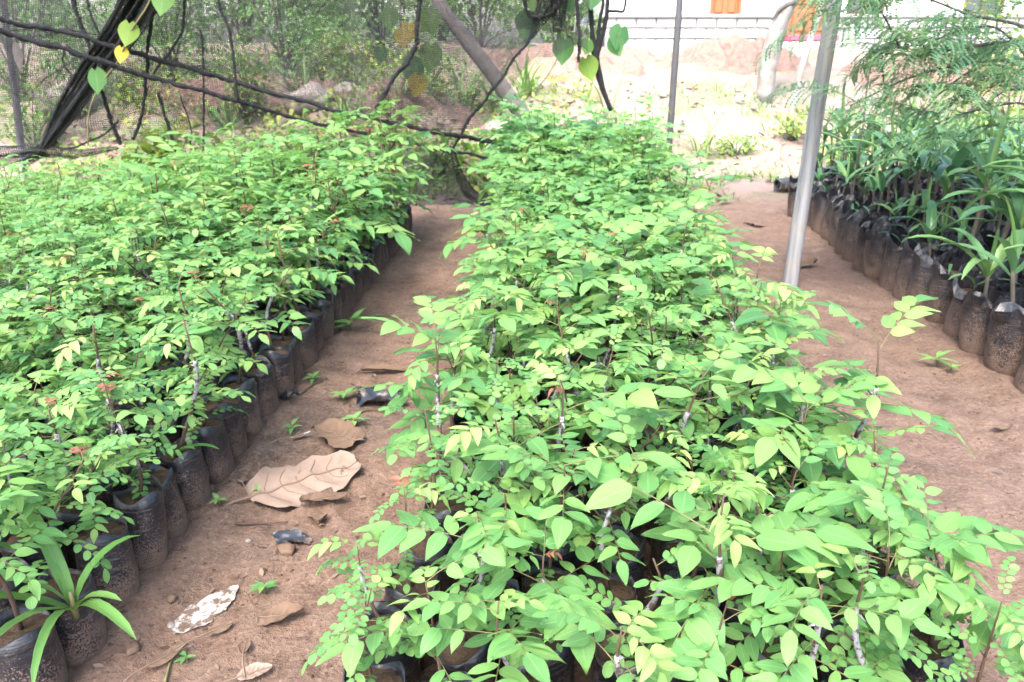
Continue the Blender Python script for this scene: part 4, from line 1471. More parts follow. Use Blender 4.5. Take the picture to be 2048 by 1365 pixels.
# short ground cover between the beds and the house
g = Geo(); rs_ = np.random.RandomState(15)
GX = rs_.uniform(-6, 6.5, 15000); GY = 8.0 + 5.0 * rs_.random_sample(15000) ** 1.6; GZ = terrain(GX, GY); GD = fbm(GX * 0.9, GY * 0.9, 3)
for x, y, gz, d in zip(GX, GY, GZ, GD):
    if x > 1.9 and y < 8.9: continue
    if d < 0.0 + (0.12 if x > 0.6 else -0.25): 
        if rs_.random() > 0.2: continue
    M = T(x, y, gz - 0.01) @ Rz(rs_.uniform(0, 6.28))
    g.add(*blade_geo(rs_.uniform(0.05, 0.19), rs_.uniform(0.009, 0.022), R(rs_.uniform(35, 85)), R(rs_.uniform(10, 100)), ns=4, fold=0.3), tint=rs_.uniform(0, 1), M=M)
tag(obj('grass', g.mesh('grass', M_BLADE)), 'short patchy grass between the beds and the house', 'grass', kind='stuff')
g = Geo()
LV, LF, LU = leaflet_geo(1.0, 0.45, 'ovate', 4, 3, fold=0.5, droop=-0.2)
for k in range(2600):
    x = rs_.uniform(-6, 6); y = 7.9 + 5 * rs_.random() ** 1.4
    if x > 1.9 and y < 8.9: continue
    if x > 0.5 and rs_.random() < 0.6: continue
    M = T(x, y, float(terrain(x, y)) + 0.012) @ Rz(rs_.uniform(0, 6.28)) @ Rx(rs_.uniform(-0.4, 0.4)) @ Ry(rs_.uniform(-0.6, 0.6)) @ S(rs_.uniform(0.05, 0.16))
    g.add(LV, LF, LU, rs_.uniform(0, 1), 0, M)
for k in range(420):                                # crumbled bits on the paths, most of them along the bags
    if k % 3: x, y = -1.12 + 0.9 * rs_.random() ** 1.6, 1.4 + 6.0 * rs_.random() ** 1.4
    else: x, y = 2.15 - 1.1 * rs_.random() ** 1.5, 2.2 + 5.5 * rs_.random()
    M = T(x, y, float(terrain(x, y)) + 0.004) @ Rz(rs_.uniform(0, 6.28)) @ Rx(rs_.uniform(-0.2, 0.2)) @ Ry(rs_.uniform(-0.4, 0.4)) @ S(0.008 + 0.03 * rs_.random() ** 2.5)
    g.add(LV, LF, LU, rs_.uniform(0, 0.8), 0, M)
tag(obj('leaf_litter', g.mesh('leaf_litter', M_DRYLEAF)), 'brown dry leaf litter strewn over the bank, grass and paths', 'leaf litter', kind='stuff')

# leafy undergrowth that covers the bank behind the net
g = Geo()
UV_, UF_, UU_ = leaflet_geo(1.0, 0.5, 'ovate', 4, 3, fold=0.25, droop=0.25)
UX = rs_.uniform(-8.5, 0.7, 9000); UY = 8.25 + 5.2 * rs_.random_sample(9000) ** 1.2
UD = fbm(UX * 0.8 + 40, UY * 0.8, 3); UZ = terrain(UX, UY)
for x, y, d, z in zip(UX, UY, UD, UZ):
    if d < -0.10: continue
    M = T(x, y, z + rs_.uniform(0.02, 0.10 + 0.34 * min(1.0, d + 0.15))) @ Rz(rs_.uniform(0, 6.28)) @ Rx(rs_.uniform(-0.9, 0.4)) @ Ry(rs_.uniform(-0.6, 0.6)) @ S(rs_.uniform(0.045, 0.12))
    g.add(UV_, UF_, UU_, rs_.uniform(0, 1), 0, M)
tag(obj('undergrowth', g.mesh('undergrowth', M_BUSHL)), 'low green undergrowth covering the bank behind the net', 'undergrowth', kind='stuff')

# rocks on the bank
def rock(label, x, y, r, seed, mat=M_ROCK, sink=0.3, name='rock'):
    rs2 = np.random.RandomState(seed)
    nu, nv = 9, 14
    ph = np.linspace(0, math.pi, nu)[:, None]; th = np.linspace(0, 2 * math.pi, nv, endpoint=False)[None, :]
    d = np.stack([np.sin(ph) * np.cos(th), np.sin(ph) * np.sin(th), np.cos(ph) + 0 * th], -1)
    k = 1 + 0.22 * np.sin(d[..., 0] * 4 + seed) * np.cos(d[..., 1] * 5 + seed * 2) + 0.10 * np.sin(d[..., 2] * 9 + seed)
    V = d * k[..., None] * np.asarray(r)
    g = Geo().add(V.reshape(-1, 3), grid_faces(nu, nv, True))
    tag(obj(name, g.mesh(name, mat), None, T(x, y, float(terrain(x, y)) + r[2] * (1 - 2 * sink)) @ Rz(rs2.uniform(0, 6))), label, 'rock')


for px, py, Y, r, lab in ((620, 175, 10.3, (0.42, 0.3, 0.2), 'large pale boulder on the bank behind the net'), (690, 160, 10.9, (0.3, 0.25, 0.16), 'pale boulder behind the tall arching grass'), (130, 190, 9.9, (0.4, 0.3, 0.2), 'brownish boulder behind the gathered net'),
                          (1000, 190, 11.2, (0.3, 0.2, 0.12), 'flat pale rock below the leaning trunk'), (1330, 155, 12.6, (0.09, 0.07, 0.05), 'small stone on the dirt beside the thin dark pole')):
    p_ = unp(px, py, Y=Y)
    rock(lab, float(p_[0]), Y, r, int(px))

# ------------------------------------------------------------------ house
hx, hy, hz = 1.02, 16.9, 1.36
H = thing('house', 'white plastered house with a bare block base and brown wooden doors', 'house', T(hx, hy, hz) @ Rz(YAW))
# local coordinates: x along the front, y into the house, z up from its footing


def hl(px, py):
    p_ = unp(px, py, Y=hy + 0.0) - [hx, hy, hz]
    return p_[0], p_[2]


LEN, DEP, ZB, ZT = 11.5, 6.0, 0.64, 3.3
x1a, zwin = hl(1420, 33); x1b, _ = hl(1485, 33)
xda, zdoor = hl(1577, 70); xdb = xda + 0.95
x2a, z2 = hl(1700, 34); x2b = x2a + 0.75
x3a = x2b + 1.55; x3b = x3a + 0.8
openings = [(x1a, x1b, zwin, 2.1), (xda, xdb, zdoor, 2.35), (x2a, x2b, ZB + 0.03, 2.1), (x3a, x3b, ZB + 0.03, 2.1)]
g = Geo()
cuts = [0.0]
for o4 in openings: cuts += [o4[0], o4[1]]
cuts += [LEN]
for i in range(len(cuts) - 1):
    a, b_ = cuts[i], cuts[i + 1]
    op = [o4 for o4 in openings if abs(o4[0] - a) < 1e-6]
    if op:
        z0_ = op[0][2]
        if z0_ > ZB: g.add(*box(a, b_, 0, 0.2, ZB, z0_)[:2])
        g.add(*box(a, b_, 0, 0.2, op[0][3], ZT)[:2])
    else:
        g.add(*box(a, b_, 0, 0.2, ZB, ZT)[:2])
g.add(*box(0, 0.2, 0.2, DEP, ZB, ZT)[:2]); g.add(*box(LEN - 0.2, LEN, 0.2, DEP, ZB, ZT)[:2]); g.add(*box(0.2, LEN - 0.2, DEP - 0.2, DEP, ZB, ZT)[:2])
obj('wall', g.mesh('house_wall', M_PLASTER, False), H)
base = obj('block_base', Geo().add(*box(0.005, xda, 0.03, 0.3, -0.3, ZB - 0.004)[:2]).add(*box(xdb, LEN, 0.03, 0.3, -0.3, ZB - 0.004)[:2]).add(*box(xda, xdb, 0.03, 0.3, -0.3, zdoor - 0.06)[:2]).mesh('block_base', M_MORTAR, False), H)
hr = random.Random(4)
blk = [Geo().add(*bbox_bevel(0, 0.372, 0, 0.05, 0, 0.172, 0.008)).mesh('block', M_BLOCK, False), Geo().add(*bbox_bevel(0, 0.185, 0, 0.05, 0, 0.182, 0.008)).mesh('half_block', M_BLOCK, False)]
for c_ in range(4):
    z_ = -0.17 + c_ * 0.2
    x_ = 0.01 - (0.2 if c_ % 2 else 0)
    while x_ < 9.4:
        half = x_ < 0
        if not (x_ + 0.385 > xda - 0.02 and x_ < xdb + 0.02):
            obj('block', blk[1] if half else blk[0], base, T(max(x_, 0.01), -0.008 + hr.uniform(-0.004, 0.004), z_))
        x_ += 0.4
obj('ledge', Geo().add(*box(-0.04, xda, -0.05, 0.0, ZB - 0.02, ZB + 0.035)[:2]).add(*box(xdb, LEN, -0.05, 0.0, ZB - 0.02, ZB + 0.035)[:2]).mesh('ledge', M_BLOCK, False), H)


def wood_panel(name, a, b_, z0_, z1_, cols, rows_, mat=M_DOOR):
    """frame, stiles and raised panels"""
    fr = Geo()
    w = 0.06
    fr.add(*box(a + 0.002, a + w, -0.015, 0.14, z0_, z1_)[:2]); fr.add(*box(b_ - w, b_ - 0.002, -0.015, 0.14, z0_, z1_)[:2])
    fr.add(*box(a + w, b_ - w, -0.014, 0.14, z1_ - w, z1_ - 0.002)[:2])
    o = obj(name, Geo().add(*box(a + w, b_ - w, 0.045, 0.085, z0_ + 0.005, z1_ - w)[:2]).mesh(name, mat, False), H)
    obj('frame', fr.mesh('frame', mat, False), o)
    iw, ih = (b_ - a - 2 * w) / cols, (z1_ - w - z0_) / rows_
    for i in range(cols):
        for j in range(rows_):
            x0_, y0_ = a + w + i * iw, z0_ + j * ih
            obj('panel', Geo().add(*bbox_bevel(x0_ + 0.05, x0_ + iw - 0.05, 0.022, 0.046, y0_ + 0.06, y0_ + ih - 0.04, 0.016)).mesh('panel', mat, False), o)
    return o


wood_panel('window', x1a, x1b, zwin, 2.1, 2, 3)
wood_panel('door', xda, xdb, zdoor, 2.35, 2, 4)
for (a, b_) in ((x2a, x2b), (x3a, x3b)):
    o = obj('window', Geo().add(*box(a + 0.05, b_ - 0.05, 0.08, 0.10, ZB + 0.08, 2.05)[:2]).mesh('pane', M_GLASS, False), H)
    fr = Geo()
    for q in (box(a + 0.002, a + 0.05, -0.01, 0.14, ZB + 0.03, 2.098), box(b_ - 0.05, b_ - 0.002, -0.01, 0.14, ZB + 0.03, 2.098), box(a + 0.05, b_ - 0.05, -0.009, 0.14, ZB + 0.03, ZB + 0.08), box(a + 0.05, b_ - 0.05, -0.009, 0.14, 2.05, 2.098),
              box((a + b_) / 2 - 0.02, (a + b_) / 2 + 0.02, 0.02, 0.12, ZB + 0.08, 2.05), box(a + 0.05, b_ - 0.05, 0.021, 0.119, ZB + 0.38, ZB + 0.42)):
        fr.add(*q[:2])
    obj('frame', fr.mesh('frame', M_STEM, False), o)
obj('threshold', Geo().add(*bbox_bevel(xda - 0.03, xdb + 0.03, -0.25, 0.1, zdoor - 0.11, zdoor - 0.004, 0.012)).mesh('threshold', M_PINK, False), H)
obj('step', Geo().add(*bbox_bevel(xda - 0.3, xdb + 0.3, -0.6, 0.0, -0.2, zdoor - 0.13, 0.02)).mesh('step', M_BLOCK, False), H)
obj('terrace', Geo().add(*bbox_bevel(1.7, LEN, -0.95, -0.62, -0.3, 0.03, 0.02)).mesh('terrace', M_BLOCK, False), H)
rf = Geo()
RV = np.array([[-0.5, -0.7, ZT - 0.1], [LEN + 0.5, -0.7, ZT - 0.1], [LEN + 0.5, DEP / 2, ZT + 1.3], [-0.5, DEP / 2, ZT + 1.3], [LEN + 0.5, DEP + 0.7, ZT - 0.1], [-0.5, DEP + 0.7, ZT - 0.1]])
RV2 = RV + [0, 0, 0.06]
rf.add(np.concatenate([RV, RV2]), [(0, 1, 2), (0, 2, 3), (3, 2, 4), (3, 4, 5), (6, 8, 7), (6, 9, 8), (9, 10, 8), (9, 11, 10), (0, 6, 7), (0, 7, 1), (5, 4, 10), (5, 10, 11), (0, 3, 9), (0, 9, 6), (3, 5, 11), (3, 11, 9), (1, 7, 8), (1, 8, 2), (2, 8, 10), (2, 10, 4)])
obj('roof', rf.mesh('roof', M_ROOF, False), H)

# ------------------------------------------------------------------ feathery tree on the right
def frond_geo(L, npairs, Lp, seed):
    """bipinnate leaf: a stalk along +Y that arches down, with drooping strap-like pinnae in pairs, each of many fine leaflets"""
    rp = random.Random(seed)
    tt = np.linspace(0, 1, 7)
    ang = 0.35 - 1.1 * tt
    d = np.stack([0 * tt, np.cos(ang), np.sin(ang)], -1)
    P = np.concatenate([[[0, 0, 0]], np.cumsum(d[:-1] * L / 6, axis=0)])
    g = Geo().add(*tube(P, np.linspace(0.0028, 0.0012, 7), 4, caps=False), tint=0.7)
    for k in range(npairs):
        t = 0.22 + 0.78 * (k + 0.5) / npairs
        q = t * 6; i = min(int(q), 5); p_ = P[i] * (1 - q + i) + P[i + 1] * (q - i)
        for sd in (-1, 1):
            l = Lp * (1 - 0.35 * abs(t - 0.55)) * rp.uniform(0.8, 1.1)
            base_M = T(*p_) @ Rz(-sd * R(rp.uniform(48, 66)))
            n = 12
            s = np.linspace(0, 1, n)
            a_ = 0.30 - rp.uniform(1.1, 1.9) * s
            Q = np.concatenate([[[0, 0, 0]], np.cumsum(np.stack([0 * s, np.cos(a_), np.sin(a_)], -1)[:-1] * l / (n - 1), axis=0)])
            # leaflet pairs: small toothed lozenges along the pinna
            tn = rp.random()
            for j in range(n - 1):
                c = (Q[j] + Q[j + 1]) / 2; e = Q[j + 1] - Q[j]
                w = 0.0095 * (1 - 0.4 * abs(s[j] - 0.4))
                V = np.array([Q[j], Q[j] + e * 0.55 + [w, 0, 0.0015], Q[j + 1], Q[j] + e * 0.55 + [-w, 0, 0.0015]])
                V2 = np.array([Q[j], c + e * 0.3 + [w, 0, 0.001], Q[j + 1], c + e * 0.3 + [-w, 0, 0.001]])
                g.add(V2, [(0, 1, 2), (0, 2, 3)], [[0.5, 0], [1, 0.5], [0.5, 1], [0, 0.5]], tn, 0, base_M)
    return g


FRONDS = [frond_geo(0.32 + 0.03 * i, 9 + i % 3, 0.15 + 0.010 * i, 1000 + i).mesh('frond', M_FERN) for i in range(5)]


def feathery(label, root, branches, seed):
    rp = random.Random(seed)
    t = thing('feathery_tree', label, 'tree', T(*root))
    for P, r, nf in branches:
        Q = smooth_path(P, 20)
        obj('branch', Geo().add(*tube(Q - root, np.linspace(r, r * 0.3, 20), 6, 0.08)).mesh('branch', M_BARK), t)
        for k in range(nf):
            u = 0.25 + 0.75 * (k + rp.random()) / nf
            q = u * 19; i = min(int(q), 18); p_ = Q[i] * (1 - q + i) + Q[i + 1] * (q - i)
            dr = Q[i + 1] - Q[i]
            hd = math.atan2(-dr[0], dr[1])
            obj('frond', rp.choice(FRONDS), t, T(*(p_ - root)) @ Rz(hd + rp.choice((-1, 1)) * R(rp.uniform(15, 75))) @ Rx(R(rp.uniform(-25, 30))) @ Ry(rp.uniform(-0.4, 0.4)) @ S(rp.uniform(0.8, 1.25)))


Yf = 5.0
root = unp(2170, 330, Y=Yf); root[2] = 0.0
tp = lambda pts, y0, y1=None: px_path(pts, y0, y1)
trunk_top = unp(2140, 120, Y=Yf)
feathery('feathery blue-green tree drooping over the palm bags', root, [
    (np.concatenate([[root - [0, 0, 0.1]], [trunk_top]]), 0.022, 0),
    (tp([(2140, 150), (2060, 60), (1940, 30), (1840, -5), (1760, 10)], Yf, 4.7), 0.012, 14),
    (tp([(2140, 180), (2050, 90), (1930, 95), (1830, 110), (1745, 105)], Yf, 4.6), 0.012, 14),
    (tp([(2140, 220), (2040, 130), (1920, 130), (1810, 160), (1700, 212)], Yf, 4.6), 0.011, 13),
    (tp([(2140, 250), (2060, 160), (1980, 130), (1900, 170), (1840, 230)], Yf, 4.5), 0.010, 12),
    (tp([(2140, 160), (2090, 20), (2020, -20), (1950, -25), (1870, -20)], Yf, 4.8), 0.010, 12),
    (tp([(2140, 260), (2080, 190), (2020, 180), (1970, 210)], Yf, 4.5), 0.009, 9),
    (tp([(2140, 230), (2090, 120), (2040, 80), (2000, 110)], Yf, 4.7), 0.009, 9),
    (tp([(2140, 280), (2060, 210), (1960, 220), (1880, 245), (1800, 300)], Yf, 4.6), 0.009, 11),
    (tp([(2140, 250), (2080, 150), (2000, 60), (1930, 60), (1870, 80)], Yf, 4.7), 0.009, 11),
    (tp([(2140, 300), (2070, 250), (1990, 250), (1930, 290)], Yf, 4.5), 0.008, 9),
    (tp([(1800, 95), (1760, 20), (1735, 12), (1690, 30)], 4.7, 4.6), 0.006, 10),
], 21)
# slim sapling between the pole and the feathery tree
s0, s1, s2 = unp(1725, 260, Y=6.6), unp(1738, 150, Y=6.6), unp(1765, 60, Y=6.6)
t = thing('slim_sapling', 'slim dark sapling with a few round leaves behind the palm bags', 'sapling', T(s0[0], 6.6, 0.0))
o0 = np.array([s0[0], 6.6, 0.0])
obj('stem', Geo().add(*tube(smooth_path([o0 * 1.0, s0, s1, s2, s2 + [0.05, 0, 0.4]], 20) - o0, np.linspace(0.008, 0.003, 20), 6)).mesh('sapling_stem', M_BARK), t)
for k, (px, py) in enumerate(((1733, 130), (1790, 42), (1745, 110), (1752, 36))):
    p_ = unp(px, py, Y=6.58)
    obj('leaf', Geo().add(*heart_geo(0.06 + 0.012 * (k % 2), k), tint=0.6).mesh('sapling_leaf', M_YELLOW if k == 1 else M_HEART), t, T(*(p_ - o0)) @ Rz(k * 1.3) @ Rx(R(-35)))

# ------------------------------------------------------------------ litter on the paths
def ragged_leaf(L, W, seed, ns=22, na=9, curl=0.05, lobes=0.0, profile=None):
    rs2 = np.random.RandomState(seed)
    s = np.linspace(0, 1, ns); a = np.linspace(-1, 1, na)
    w = (np.sin(math.pi * s ** 0.75) ** 0.7 if profile is None else np.interp(s, *profile)) * W / 2
    wl = w * (1 + 0.10 * rs2.uniform(-1, 1, ns) + lobes * np.sin(s * 17 + seed)); wr = w * (1 + 0.10 * rs2.uniform(-1, 1, ns) + lobes * np.sin(s * 15 + 2 + seed))
    x = np.where(a[None, :] < 0, wl[:, None] * a, wr[:, None] * a)
    y = (s * L)[:, None] + 0.05 * L * rs2.uniform(-1, 1) * a[None, :] ** 2 + 0 * x + 0.12 * np.abs(x)
    z = 0.012 + curl * W * (np.abs(a)[None, :] ** 2) * (0.4 + 0.6 * np.sin(s * 4 + seed)[:, None]) + 0.02 * W * fbm(x * 30 / max(W, .05) * .15 + seed, y * 30 / max(L, .05) * .15, 3)
    z = z + 0.016 * W * np.sin((s[:, None] * 26 - np.abs(a)[None, :] * 3))
    z = z - z.min() + 0.014
    V = np.stack([x, y, z], -1).reshape(-1, 3)
    uv = np.stack([np.tile(a * 0.5 + 0.5, (ns, 1)), np.tile(s[:, None], (1, na))], -1).reshape(-1, 2)
    return (V, grid_faces(ns, na)[:, ::-1], uv), V.reshape(ns, na, 3)


def dry_leaf(label, px, py, L, W, rot, mat, seed, curl=0.08, veins=True, stalk=0.08, lobes=0.05, profile=None, tilt=(0, 0)):
    p_ = unp(px, py, z=0.0)
    z = float(terrain(p_[0], p_[1]))
    arr, Gd = ragged_leaf(L, W, seed, curl=curl, lobes=lobes, profile=profile)
    t = thing('fallen_leaf', label, 'leaf', T(p_[0], p_[1], z) @ Rz(R(rot)) @ Rx(R(tilt[0])) @ Ry(R(tilt[1])))
    M = T(0, -L / 2, 0)
    obj('blade', Geo().add(*arr, tint=rnd.random()).mesh('leaf_blade', mat), t, M)
    if veins:
        mid = Gd[:, Gd.shape[1] // 2] + [0, 0, 0.002]
        P = np.concatenate([[mid[0] + [0.02, -stalk, 0.0], mid[0] + [0.008, -stalk * 0.5, 0.006]], mid])
        vg = Geo().add(*tube(P, np.linspace(0.0040, 0.0010, len(P)) * max(0.5, L / 0.3), 6))
        n = Gd.shape[0]
        for k in range(3, n - 5, 3):
            for sd in (0, -1):
                cols_ = list(range(Gd.shape[1] // 2, -1, -1)) if sd == 0 else list(range(Gd.shape[1] // 2, Gd.shape[1]))
                Pv = np.array([Gd[min(n - 1, k + int(i * 0.8)), c_] for i, c_ in enumerate(cols_)])[:-1] + [0, 0, 0.0015]
                vg.add(*tube(Pv, np.linspace(0.0014, 0.0005, len(Pv)) * max(0.5, L / 0.3), 4, caps=False))
        obj('vein', vg.mesh('leaf_vein', M_VEIN), t, M)


wide = ([0, 0.08, 0.25, 0.5, 0.75, 0.92, 1], [0.35, 0.8, 1.0, 0.95, 0.8, 0.55, 0.2])
dry_leaf('large pale dry leaf with dark veins lying on the path', 612, 966, 0.41, 0.31, -52, M_BIGDRY, 3, 0.10, True, 0.12, 0.09, wide)
dry_leaf('crumpled brown dry leaf behind the large pale leaf', 672, 885, 0.22, 0.17, 60, M_BROWNDRY, 5, 0.16, True, 0.03, 0.1, wide)
dry_leaf('bleached torn leaf streaked with mud on the path', 416, 1222, 0.235, 0.10, -24, M_PAPERDRY, 8, 0.05, False, 0.0, 0.06)
dry_leaf('small rust brown leaf touching the bleached torn leaf', 440, 1268, 0.075, 0.032, -50, M_BROWNDRY, 9, 0.25)
dry_leaf('narrow brown leaf at the bottom of the path near the front bags', 338, 1322, 0.11, 0.04, -40, M_BROWNDRY, 10, 0.2)
dry_leaf('curled dry leaf half under the middle bed', 566, 1245, 0.13, 0.07, -75, M_BROWNDRY, 11, 0.3, True, 0.0, 0.1)
dry_leaf('pale pinkish leaf at the very bottom of the path', 512, 1356, 0.09, 0.05, -60, M_BIGDRY, 12, 0.15)
dry_leaf('small dry leaf on edge beside the path foot of the middle bed', 492, 1306, 0.06, 0.03, 10, M_BROWNDRY, 19, 0.3)
dry_leaf('long curled brown leaf across the path beyond the black scrap', 775, 742, 0.26, 0.06, -82, M_BROWNDRY, 13, 0.35, True, 0.02, 0.12)
dry_leaf('orange-brown dry leaf curling beside the large pale leaf', 652, 1010, 0.17, 0.06, -62, M_BROWNDRY, 14, 0.3, True, 0.0, 0.14)
dry_leaf('crumpled tan leaf against the foliage of the middle bed', 636, 1040, 0.10, 0.06, 20, M_BROWNDRY, 20, 0.45, True, 0.0, 0.2)
dry_leaf('small grey pod-like leaf beside the bags and the large pale leaf', 487, 972, 0.055, 0.032, 20, M_PAPERDRY, 15, 0.3)
dry_leaf('thin grey curled leaf behind the crumpled brown leaf', 602, 880, 0.09, 0.025, -60, M_PAPERDRY, 16, 0.4)
dry_leaf('tan fallen leaf at the foot of the thick grey pole', 1612, 532, 0.17, 0.11, -70, M_BROWNDRY, 17, 0.3)
dry_leaf('pale brown leaf lying at the far edge of the middle bed', 1505, 452, 0.18, 0.10, 60, M_BROWNDRY, 18, 0.2)
dry_leaf('dark red-brown leaf alone on the open path beside the palm bags', 2004, 862, 0.09, 0.04, -80, M_BROWNDRY, 22, 0.3)
dry_leaf('yellow leaf on the grass behind the middle bed', 1410, 380, 0.12, 0.07, 30, M_YELLOW, 23, 0.2)
dry_leaf('brown leaf on the path foot beside the far bags', 1690, 508, 0.13, 0.05, 80, M_BROWNDRY, 24, 0.2)


def scrap(name, label, cat, px, py, L, W, rot, mat, seed, crumple=0.02):
    p_ = unp(px, py, z=0.0)
    n, m_ = 16, 11
    u, v = np.meshgrid(np.linspace(-0.5, 0.5, n), np.linspace(-0.5, 0.5, m_), indexing='ij')
    rr = np.sqrt((u * 2) ** 2 + (v * 2) ** 2) + 1e-6
    k = np.minimum(1, (0.85 + 0.25 * fbm(np.arctan2(v, u) * 2 + seed, 0 * u, 3)) / np.maximum(rr, 0.6))
    x, y = u * L * k, v * W * k
    z = crumple * (1 + fbm(u * 4 + seed, v * 4, 4)) * 0.5
    z = z - z.min() + 0.003
    top = np.stack([x, y, z], -1).reshape(-1, 3)
    F = grid_faces(n, m_)
    g = Geo().add(top, F)
    tag(obj(name, g.mesh(name, mat), None, T(p_[0], p_[1], float(terrain(p_[0], p_[1]))) @ Rz(R(rot))), label, cat)


scrap('plastic_scrap', 'torn black plastic scrap beside the round husk on the path', 'plastic scrap', 588, 1082, 0.16, 0.07, -8, M_PLASTIC, 2, 0.018)
scrap('plastic_scrap', 'small black plastic scrap at the foot of the bag row', 'plastic scrap', 578, 803, 0.11, 0.06, 5, M_PLASTIC, 5, 0.04)
scrap('plastic_scrap', 'half buried sheet of black plastic beside the middle bed', 'plastic scrap', 760, 802, 0.30, 0.20, -10, M_PLASTIC, 9, 0.05)
p_ = unp(574, 1103, z=0)
rock('round brown husk lying on the path', p_[0], p_[1], (0.034, 0.026, 0.017), 4, M_BROWNDRY, 0.2, 'husk')
for k, (px, py, r, lab) in enumerate(((497, 1083, 0.010, 'small pale pebble on the path below the black scrap'), (346, 1207, 0.016, 'reddish pebble beside the bleached torn leaf'), (343, 1258, 0.012, 'tan pebble between the front bags and the bleached leaf'), (268, 1310, 0.022, 'brownish stone at the foot of the front bags'),
                                      (573, 783, 0.016, 'tan pebble behind the small black scrap'), (1686, 512, 0.02, 'brown clod on the path beyond the yellow leaf'), (640, 700, 0.012, 'pale chip at the foot of the bag row'))):
    p_ = unp(px, py, z=0)
    rock(lab, p_[0], p_[1], (r, r * 0.8, r * 0.6), 30 + k, M_ROCK if k % 2 == 0 else M_BROWNDRY, 0.25, 'pebble')

# twigs
for k, (pts, lab) in enumerate((([(690, 845), (740, 825), (800, 832)], 'thin dark twig across the path by the plastic sheet'), ([(600, 795), (625, 775), (655, 760)], 'short pale twig beside the small black scrap'), ([(470, 1052), (530, 1048), (575, 1040)], 'dry reddish twig by the stalk of the large pale leaf'),
                                ([(330, 1365), (345, 1320), (365, 1305)], 'thin green-white stalk lying at the bottom of the path'))):
    P = np.array([unp(a, b_, z=0.0) for a, b_ in pts]); P[:, 2] = terrain(P[:, 0], P[:, 1]) + 0.008
    o0 = P[0].copy()
    tag(obj('twig', Geo().add(*tube(smooth_path(P, 12) - o0, np.linspace(0.004, 0.002, 12), 6, 0.15)).mesh('twig', M_STEM if k != 3 else M_RACHIS), None, T(*o0)), lab, 'twig')


# small weeds growing on the paths
def weed(label, px, py, n, L, seed, big=False):
    p_ = unp(px, py, z=0.0)
    rp = random.Random(seed)
    t = thing('small_weed', label, 'weed', T(p_[0], p_[1], float(terrain(p_[0], p_[1]))))
    h = L * 0.6
    obj('stem', Geo().add(*tube([[0, 0, -0.01], [0.004, 0, h * 0.5], [0, 0.004, h]], [0.003, 0.002, 0.0012], 5)).mesh('weed_stem', M_RACHIS), t)
    az = 0
    for k in range(n):
        az += 2.4
        g = Geo().add(*leaflet_geo(L * rp.uniform(0.7, 1.1), L * (0.26 if big else 0.42), 'ovate', 7, 5, fold=0.3, droop=0.35, seed=k), tint=rp.uniform(0.2, 0.9))
        obj('leaf', g.mesh('weed_leaf', M_LEAF), t, T(0, 0, h * rp.uniform(0.35, 1)) @ Rz(az) @ Rx(R(rp.uniform(10, 45))))


for k, (px, py, n, L, big, lab) in enumerate(((702, 668, 7, 0.14, True, 'small bright weed in the middle of the path'), (690, 800, 6, 0.07, False, 'small weed at the edge of the plastic sheet'), (626, 768, 5, 0.05, False, 'tiny seedling beside the short pale twig'), (710, 860, 7, 0.06, False, 'tuft of weeds above the crumpled brown leaf'),
                                              (585, 865, 5, 0.05, False, 'tiny weed between the bags and the crumpled leaf'), (440, 1022, 5, 0.04, False, 'tiny weed left of the stalk of the large leaf'), (372, 1322, 4, 0.035, False, 'tiny green sprout at the bottom of the path'), (527, 1180, 6, 0.05, False, 'small weed beside the middle bed above the curled leaf'),
                                              (1872, 735, 7, 0.10, True, 'yellow-green weed at the foot of the front palm bags'), (1900, 745, 6, 0.06, False, 'low weed tuft beside the front palm bags'), (1745, 532, 5, 0.06, False, 'tiny weed at the foot of the palm bag row'), (1700, 525, 4, 0.05, False, 'tiny pale weed on the path left of the palm bags'), (1450, 410, 7, 0.12, True, 'weed beside the far edge of the middle bed'),
                                              (520, 985, 4, 0.035, False, 'tiny sprout at the upper edge of the large pale leaf'), (750, 640, 4, 0.05, False, 'small weed at the foliage edge of the middle bed'), (1815, 640, 4, 0.05, False, 'tiny grass sprout on the path before the palm bags'))):
    weed(lab, px, py, n, L, 300 + k, big)
wp = unp(1745, 545, z=0)
strap_plant('weed_sprout', 'upright grass tuft at the foot of the palm bags', 'weed', wp[0] + 0.05, wp[1] + 0.05, 0.0, 6, 0.22, 0.012, M_BLADE, 66, (70, 88), (5, 30), (0.1, 0.4))

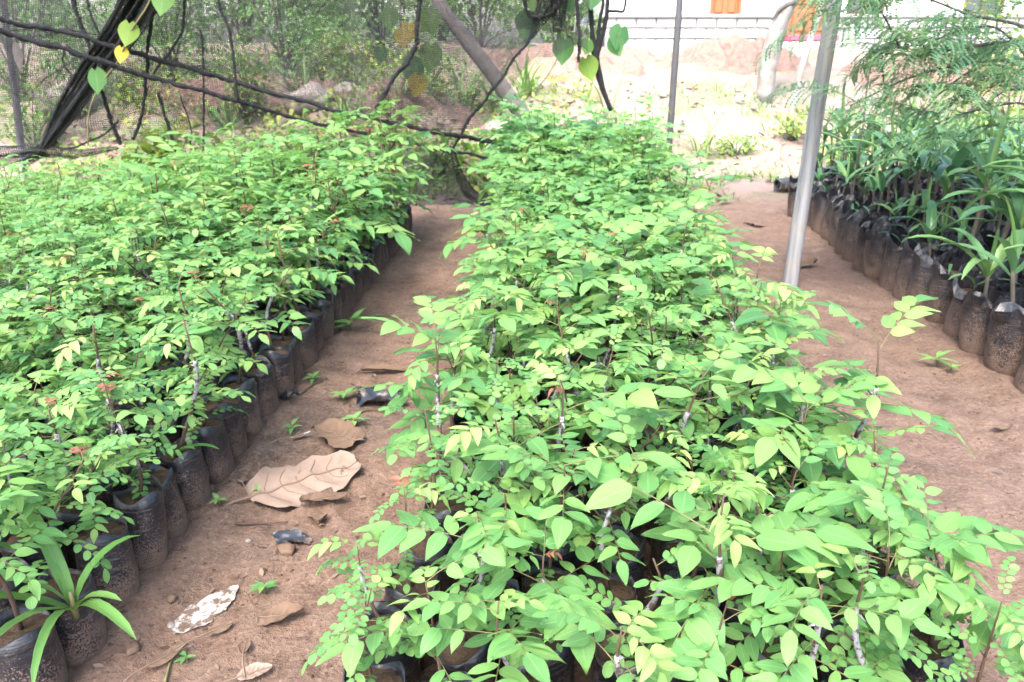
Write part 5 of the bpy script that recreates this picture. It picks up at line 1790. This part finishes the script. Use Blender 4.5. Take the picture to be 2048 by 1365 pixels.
# loose soil crumbs and grit on the two paths
g = Geo(); rs_ = np.random.RandomState(29)
CV = np.array([[1, 0, 0], [-0.5, 0.87, 0], [-0.5, -0.87, 0], [0.1, 0.05, 0.9], [0.5, 0.8, 0.35], [-0.9, 0.0, 0.3]], float)
CF = [(0, 4, 3), (4, 1, 3), (1, 5, 3), (5, 2, 3), (2, 0, 3), (0, 1, 4), (1, 2, 5)]
CRUMBS = []
for k in range(7500):
    if rs_.random() < 0.55: x, y = rs_.uniform(-1.16, -0.2), 1.35 + 6.2 * rs_.random() ** 1.7
    else: x, y = rs_.uniform(0.95, 2.2), 1.6 + 6.5 * rs_.random() ** 1.5
    CRUMBS.append((x, y, 0.0018 + 0.009 * rs_.random() ** 5))
CRUMBS = np.array(CRUMBS)
for (x, y, r_), cz in zip(CRUMBS, terrain(CRUMBS[:, 0], CRUMBS[:, 1])):
    g.add(CV * [1, 0.8, 0.8], CF, None, rs_.random(), 0 if rs_.random() < 0.3 else 1, T(x, y, cz - 0.001) @ Rz(rs_.uniform(0, 6)) @ S(r_))
tag(obj('soil_crumbs', g.mesh('soil_crumbs', [M_SOIL, M_BROWNDRY])), 'loose soil crumbs and grit scattered over the paths', 'grit', kind='stuff')

# rolled black bag lying behind the first palm row
p_ = unp(1568, 383, z=0.0)
nr, sg = 14, 20
th = np.linspace(0, 2 * math.pi, sg, endpoint=False)
V = []
for i, q in enumerate(np.linspace(0, 1, nr)):
    r = 0.085 * (1 + 0.08 * np.cos(3 * th + q * 4) + 0.05 * NR.uniform(-1, 1, sg)) * (0.8 + 0.2 * math.sin(math.pi * q))
    V.append(np.stack([q * 0.36 + 0.015 * np.cos(2 * th), r * np.cos(th), 0.075 + 0.85 * r * np.sin(th)], -1))
inner = V[0].copy(); inner[:, 1:] = [0, 0.075] + (inner[:, 1:] - [0, 0.075]) * 0.85; inner[:, 0] += 0.1
V = [inner] + V + [V[-1] * [1, 0.02, 1] ]
g = Geo().add(np.stack(V).reshape(-1, 3), grid_faces(len(V), sg, True))
tag(obj('rolled_bag', g.mesh('rolled_bag', M_PLASTIC), None, T(p_[0] - 0.12, p_[1] - 0.1, float(terrain(p_[0], p_[1]))) @ Rz(R(12))), 'empty black bag lying rolled on the ground behind the thick grey pole', 'bag')
